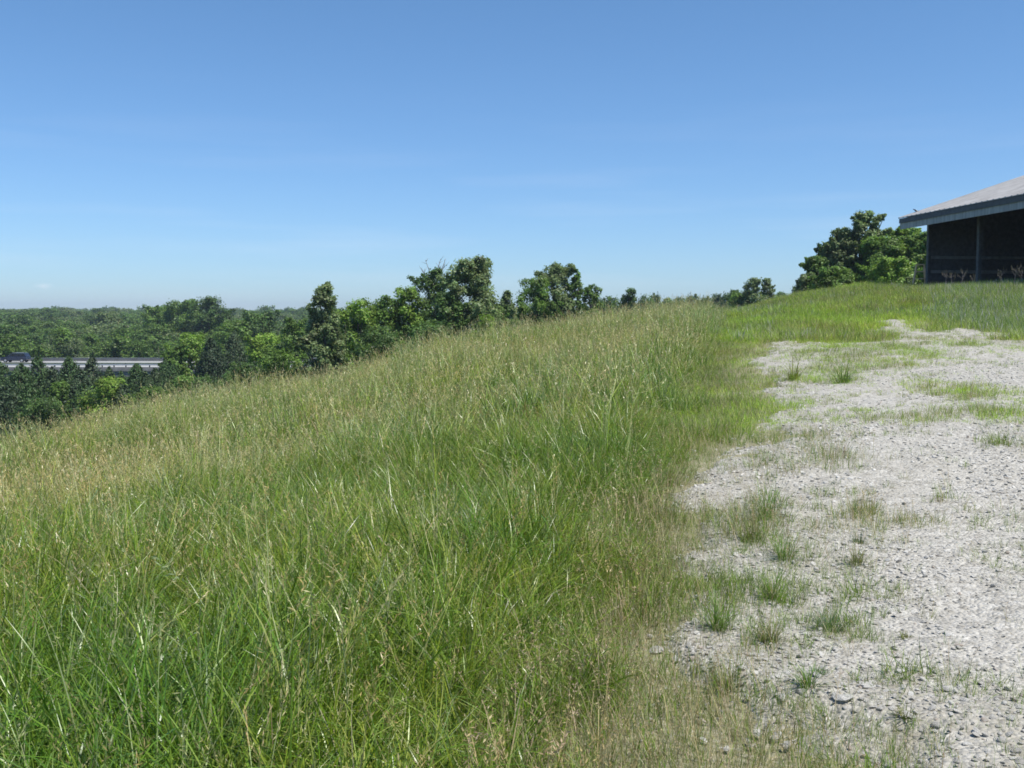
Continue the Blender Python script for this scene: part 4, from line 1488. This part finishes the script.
# ------------------------------------------------------------------ single tufts growing out of the gravel
def track_z(x, y):
    return h1(x, y) + max(0, float(sheet_off(np.array([x]), np.array([y]), track_d(np.array([x]), np.array([y])))[0]))


TUFTS = [(766, 527, 42, 36, 'g', 'bright green grass tuft, tallest growing in the pale gravel'), (786, 570, 34, 32, 'g', 'dense grass tuft below the tallest tuft in the gravel'),
         (771, 604, 26, 26, 'g', 'upright grass tuft below the dense one in the gravel'), (718, 638, 42, 34, 'g', 'loose leafy tuft at the meadow side of the gravel'),
         (830, 638, 26, 40, 'b', 'blue-green spiky tuft spreading in mid gravel'), (808, 704, 28, 26, 'g', 'small bright tuft near the pale flat slab'),
         (857, 574, 22, 28, 'o', 'low olive tuft alone in mid gravel'), (853, 662, 28, 44, 'd', 'brown dry wispy tuft below the blue-green one'),
         (855, 524, 26, 24, 'd', 'thin straw tuft with upright dry stems in the gravel'), (939, 508, 26, 14, 'd', 'single thin dry stem tuft out in the bare gravel'),
         (905, 736, 16, 28, 'o', 'flat olive tuft near the dark-shaded rock'), (752, 548, 26, 26, 'o', 'mixed olive tuft beside the tallest one'),
         (769, 650, 32, 34, 'o', 'ragged olive tuft between gravel and verge'), (793, 382, 22, 26, 'y', 'yellow-green tuft near the top of the track'),
         (843, 385, 24, 28, 'g', 'green tuft beside the yellow-green one near the track top'), (905, 650, 10, 22, 'o', 'tiny flat weed in the open gravel'),
         (858, 552, 14, 20, 'b', 'small bluish weed above the low olive tuft'), (724, 690, 30, 36, 'o', 'short olive tuft at the ragged verge corner'),
         (972, 400, 22, 12, 'd', 'lone upright stalk tuft in the weedy upper gravel'), (818, 690, 14, 20, 'b', 'spindly bluish weed just above the small bright tuft')]
for k, (px, py, hp, wp, tone, lab) in enumerate(TUFTS):
    x, y = ground_px(px, py)
    z = track_z(x, y)
    s_ = y / F_PX
    r_ = np.random.default_rng(700 + k)
    b = Blades()
    rad, hh = wp * s_ * .22, hp * s_ * 1.2
    nb = int(50 + wp * 2.2) if tone != 'd' else 26
    cb_ = {'g': (.125, .22, .032), 'b': (.09, .155, .07), 'o': (.17, .195, .06), 'd': (.33, .28, .17), 'y': (.21, .27, .04)}[tone]
    for j in range(nb):
        rr, a = rad * math.sqrt(r_.random()), r_.uniform(0, 6.28)
        b.ribbon((rr * math.cos(a), rr * math.sin(a), -.02), a + r_.normal(0, .7), hh * r_.uniform(.35, 1.25), abs(r_.normal(.35, .4)), r_.uniform(.2, 1.9),
                 (.0045 if tone != 'd' else .0022) * max(1, y / 7) * r_.uniform(.7, 1.3), np.clip(np.array(cb_ if r_.random() > .16 else (.36, .32, .2)) * r_.uniform(.7, 1.35) * (1 + .05 * r_.normal(size=3)), .01, 1), 4)
    o = mesh_np('grass_tuft', np.array(b.v), [np.array(b.q), np.array(b.t)], M['short'], col=np.array(b.c))
    o.location = (x, y, z)
    tag(o, lab, 'grass tuft', 'tufts growing out of the gravel')

ROCKS = [(951, 708, 20, .55, 'rock with dark shaded side, largest in the open gravel'), (866, 700, 22, .3, 'flat pale slab of limestone lying near the small bright tuft'),
         (917, 629, 15, .5, 'small rock with shaded edge in mid gravel'), (727, 750, 9, .5, 'white stone half sunk in the verge grass'),
         (843, 716, 24, .35, 'long low pale rock in the broken stones by the verge'), (886, 676, 10, .5, 'rounded white stone out in the gravel'),
         (783, 708, 14, .5, 'pale stone beside the small bright tuft'), (655, 652, 16, .5, 'pale stone among the dry grass of the verge')]
for k, (px, py, wp, fl, lab) in enumerate(ROCKS):
    x, y = ground_px(px, py)
    o = stone_mesh('limestone_rock', 40 + k, fl, True, sub=3, cuts=9)
    s_ = wp * y / F_PX / 2
    o.scale = (s_ * 1.2, s_ * .9, s_)
    o.location = (x, y, (track_z(x, y)) + s_ * fl * .1)
    o.rotation_euler = (.1 * (k % 3 - 1), .12 * (k % 2), k * 1.3)
    tag(o, lab, 'rock', 'larger stones lying on the track')

# ------------------------------------------------------------------ sky, sun, air
SUN_EL, SUN_AZ = R(63), R(126)
w = bpy.data.worlds.new('World')
scene.world = w
w.use_nodes = True
nt = w.node_tree
nt.nodes.clear()
out = nt.nodes.new('ShaderNodeOutputWorld')
bg = nt.nodes.new('ShaderNodeBackground')
sky = nt.nodes.new('ShaderNodeTexSky')
sky.sky_type = 'NISHITA'
sky.sun_disc = False
sky.sun_elevation = SUN_EL
sky.sun_rotation = SUN_AZ
sky.altitude = 250
sky.air_density = 1.0
sky.dust_density = .15
sky.ozone_density = 2.6
tc = nt.nodes.new('ShaderNodeTexCoord')
# a thin band of high cirrus and one tiny puff low over the ridge
sx = nt.nodes.new('ShaderNodeSeparateXYZ')
nt.links.new(tc.outputs['Generated'], sx.inputs[0])
mp = nt.nodes.new('ShaderNodeMapping')
mp.inputs['Scale'].default_value = (1.2, 1.2, 16)
nt.links.new(tc.outputs['Generated'], mp.inputs[0])
nz = nt.nodes.new('ShaderNodeTexNoise')
nz.inputs['Scale'].default_value = 2.4
nz.inputs['Detail'].default_value = 4
nt.links.new(mp.outputs[0], nz.inputs['Vector'])
rp = nt.nodes.new('ShaderNodeValToRGB')
rp.color_ramp.elements[0].position, rp.color_ramp.elements[1].position = .48, .85
nt.links.new(nz.outputs['Fac'], rp.inputs[0])
band = nt.nodes.new('ShaderNodeMapRange')
band.interpolation_type = 'SMOOTHSTEP'
nt.links.new(sx.outputs['Z'], band.inputs[0])
band.inputs[1].default_value, band.inputs[2].default_value = .24, .05
band.inputs[3].default_value, band.inputs[4].default_value = 0, .2
ml = nt.nodes.new('ShaderNodeMath')
ml.operation = 'MULTIPLY'
nt.links.new(rp.outputs[0], ml.inputs[0])
nt.links.new(band.outputs[0], ml.inputs[1])
tint = nt.nodes.new('ShaderNodeMix')
tint.data_type, tint.blend_type = 'RGBA', 'MULTIPLY'
tint.inputs[0].default_value = 1
nt.links.new(sky.outputs[0], tint.inputs[6])
grade = nt.nodes.new('ShaderNodeValToRGB')
grade.color_ramp.elements[0].position, grade.color_ramp.elements[1].position = 0.0, .3
grade.color_ramp.elements[0].color = (.60, .785, 1.05, 1)
grade.color_ramp.elements[1].color = (.61, .85, 1.03, 1)
nt.links.new(sx.outputs['Z'], grade.inputs[0])
nt.links.new(grade.outputs[0], tint.inputs[7])
mxc = nt.nodes.new('ShaderNodeMix')
mxc.data_type = 'RGBA'
nt.links.new(ml.outputs[0], mxc.inputs[0])
nt.links.new(tint.outputs[2], mxc.inputs[6])
mxc.inputs[7].default_value = (7, 7.4, 8, 1)
pv = ray(43, 286)
pv = pv / np.linalg.norm(pv)
dv = nt.nodes.new('ShaderNodeVectorMath')
dv.operation = 'SUBTRACT'
nt.links.new(tc.outputs['Generated'], dv.inputs[0])
dv.inputs[1].default_value = tuple(pv)
sc_ = nt.nodes.new('ShaderNodeVectorMath')
sc_.operation = 'MULTIPLY'
nt.links.new(dv.outputs[0], sc_.inputs[0])
sc_.inputs[1].default_value = (1, 1, 2.6)
ln = nt.nodes.new('ShaderNodeVectorMath')
ln.operation = 'LENGTH'
nt.links.new(sc_.outputs[0], ln.inputs[0])
pn = nt.nodes.new('ShaderNodeTexNoise')
pn.inputs['Scale'].default_value = 220
nt.links.new(tc.outputs['Generated'], pn.inputs['Vector'])
pa = nt.nodes.new('ShaderNodeMath')
pa.operation = 'MULTIPLY_ADD'
nt.links.new(pn.outputs['Fac'], pa.inputs[0])
pa.inputs[1].default_value = .008
nt.links.new(ln.outputs['Value'], pa.inputs[2])
pr = nt.nodes.new('ShaderNodeMapRange')
nt.links.new(pa.outputs[0], pr.inputs[0])
pr.inputs[1].default_value, pr.inputs[2].default_value, pr.inputs[3].default_value, pr.inputs[4].default_value = .012, .003, 0, .3
mxp = nt.nodes.new('ShaderNodeMix')
mxp.data_type = 'RGBA'
nt.links.new(pr.outputs[0], mxp.inputs[0])
nt.links.new(mxc.outputs[2], mxp.inputs[6])
mxp.inputs[7].default_value = (9, 9, 9.4, 1)
nt.links.new(mxp.outputs[2], bg.inputs[0])
bg.inputs[1].default_value = .112
nt.links.new(bg.outputs[0], out.inputs[0])

sd = bpy.data.lights.new('sun', 'SUN')
sd.energy = 4.9
sd.angle = R(.53)
sd.color = (1, .955, .87)
so = link(bpy.data.objects.new('sun', sd))
dirv = Vector((math.sin(SUN_AZ) * math.cos(SUN_EL), math.cos(SUN_AZ) * math.cos(SUN_EL), math.sin(SUN_EL)))
so.rotation_euler = dirv.to_track_quat('Z', 'Y').to_euler()
so.location = (40, 20, 80)

HAZE = True
if HAZE:
    b = MB()
    b.box((-4060, -4050, -26), (4060, 4070, 60))
    hz = NT('valley_air')
    pvn = hz.n('ShaderNodeVolumePrincipled')
    pvn.inputs['Color'].default_value = (.72, .83, 1, 1)
    pvn.inputs['Density'].default_value = .00022
    pvn.inputs['Anisotropy'].default_value = .2
    hz.l(pvn.outputs[0], hz.out.inputs['Volume'])
    o = b.build('haze', hz.m)
    tag(o, 'thin blue summer haze over the valley', 'haze', kind='stuff')

vs = scene.view_settings
vs.view_transform = 'Standard'
vs.look = 'None'
vs.exposure = 0.3
vs.gamma = 1.0
vs.use_curve_mapping = False
scene.render.film_transparent = False
cy = scene.cycles
cy.max_bounces = 8
cy.diffuse_bounces = 3
cy.glossy_bounces = 2
cy.transmission_bounces = 3
cy.transparent_max_bounces = 8
cy.volume_bounces = 0
cy.use_denoising = True
cy.filter_width = 1.7
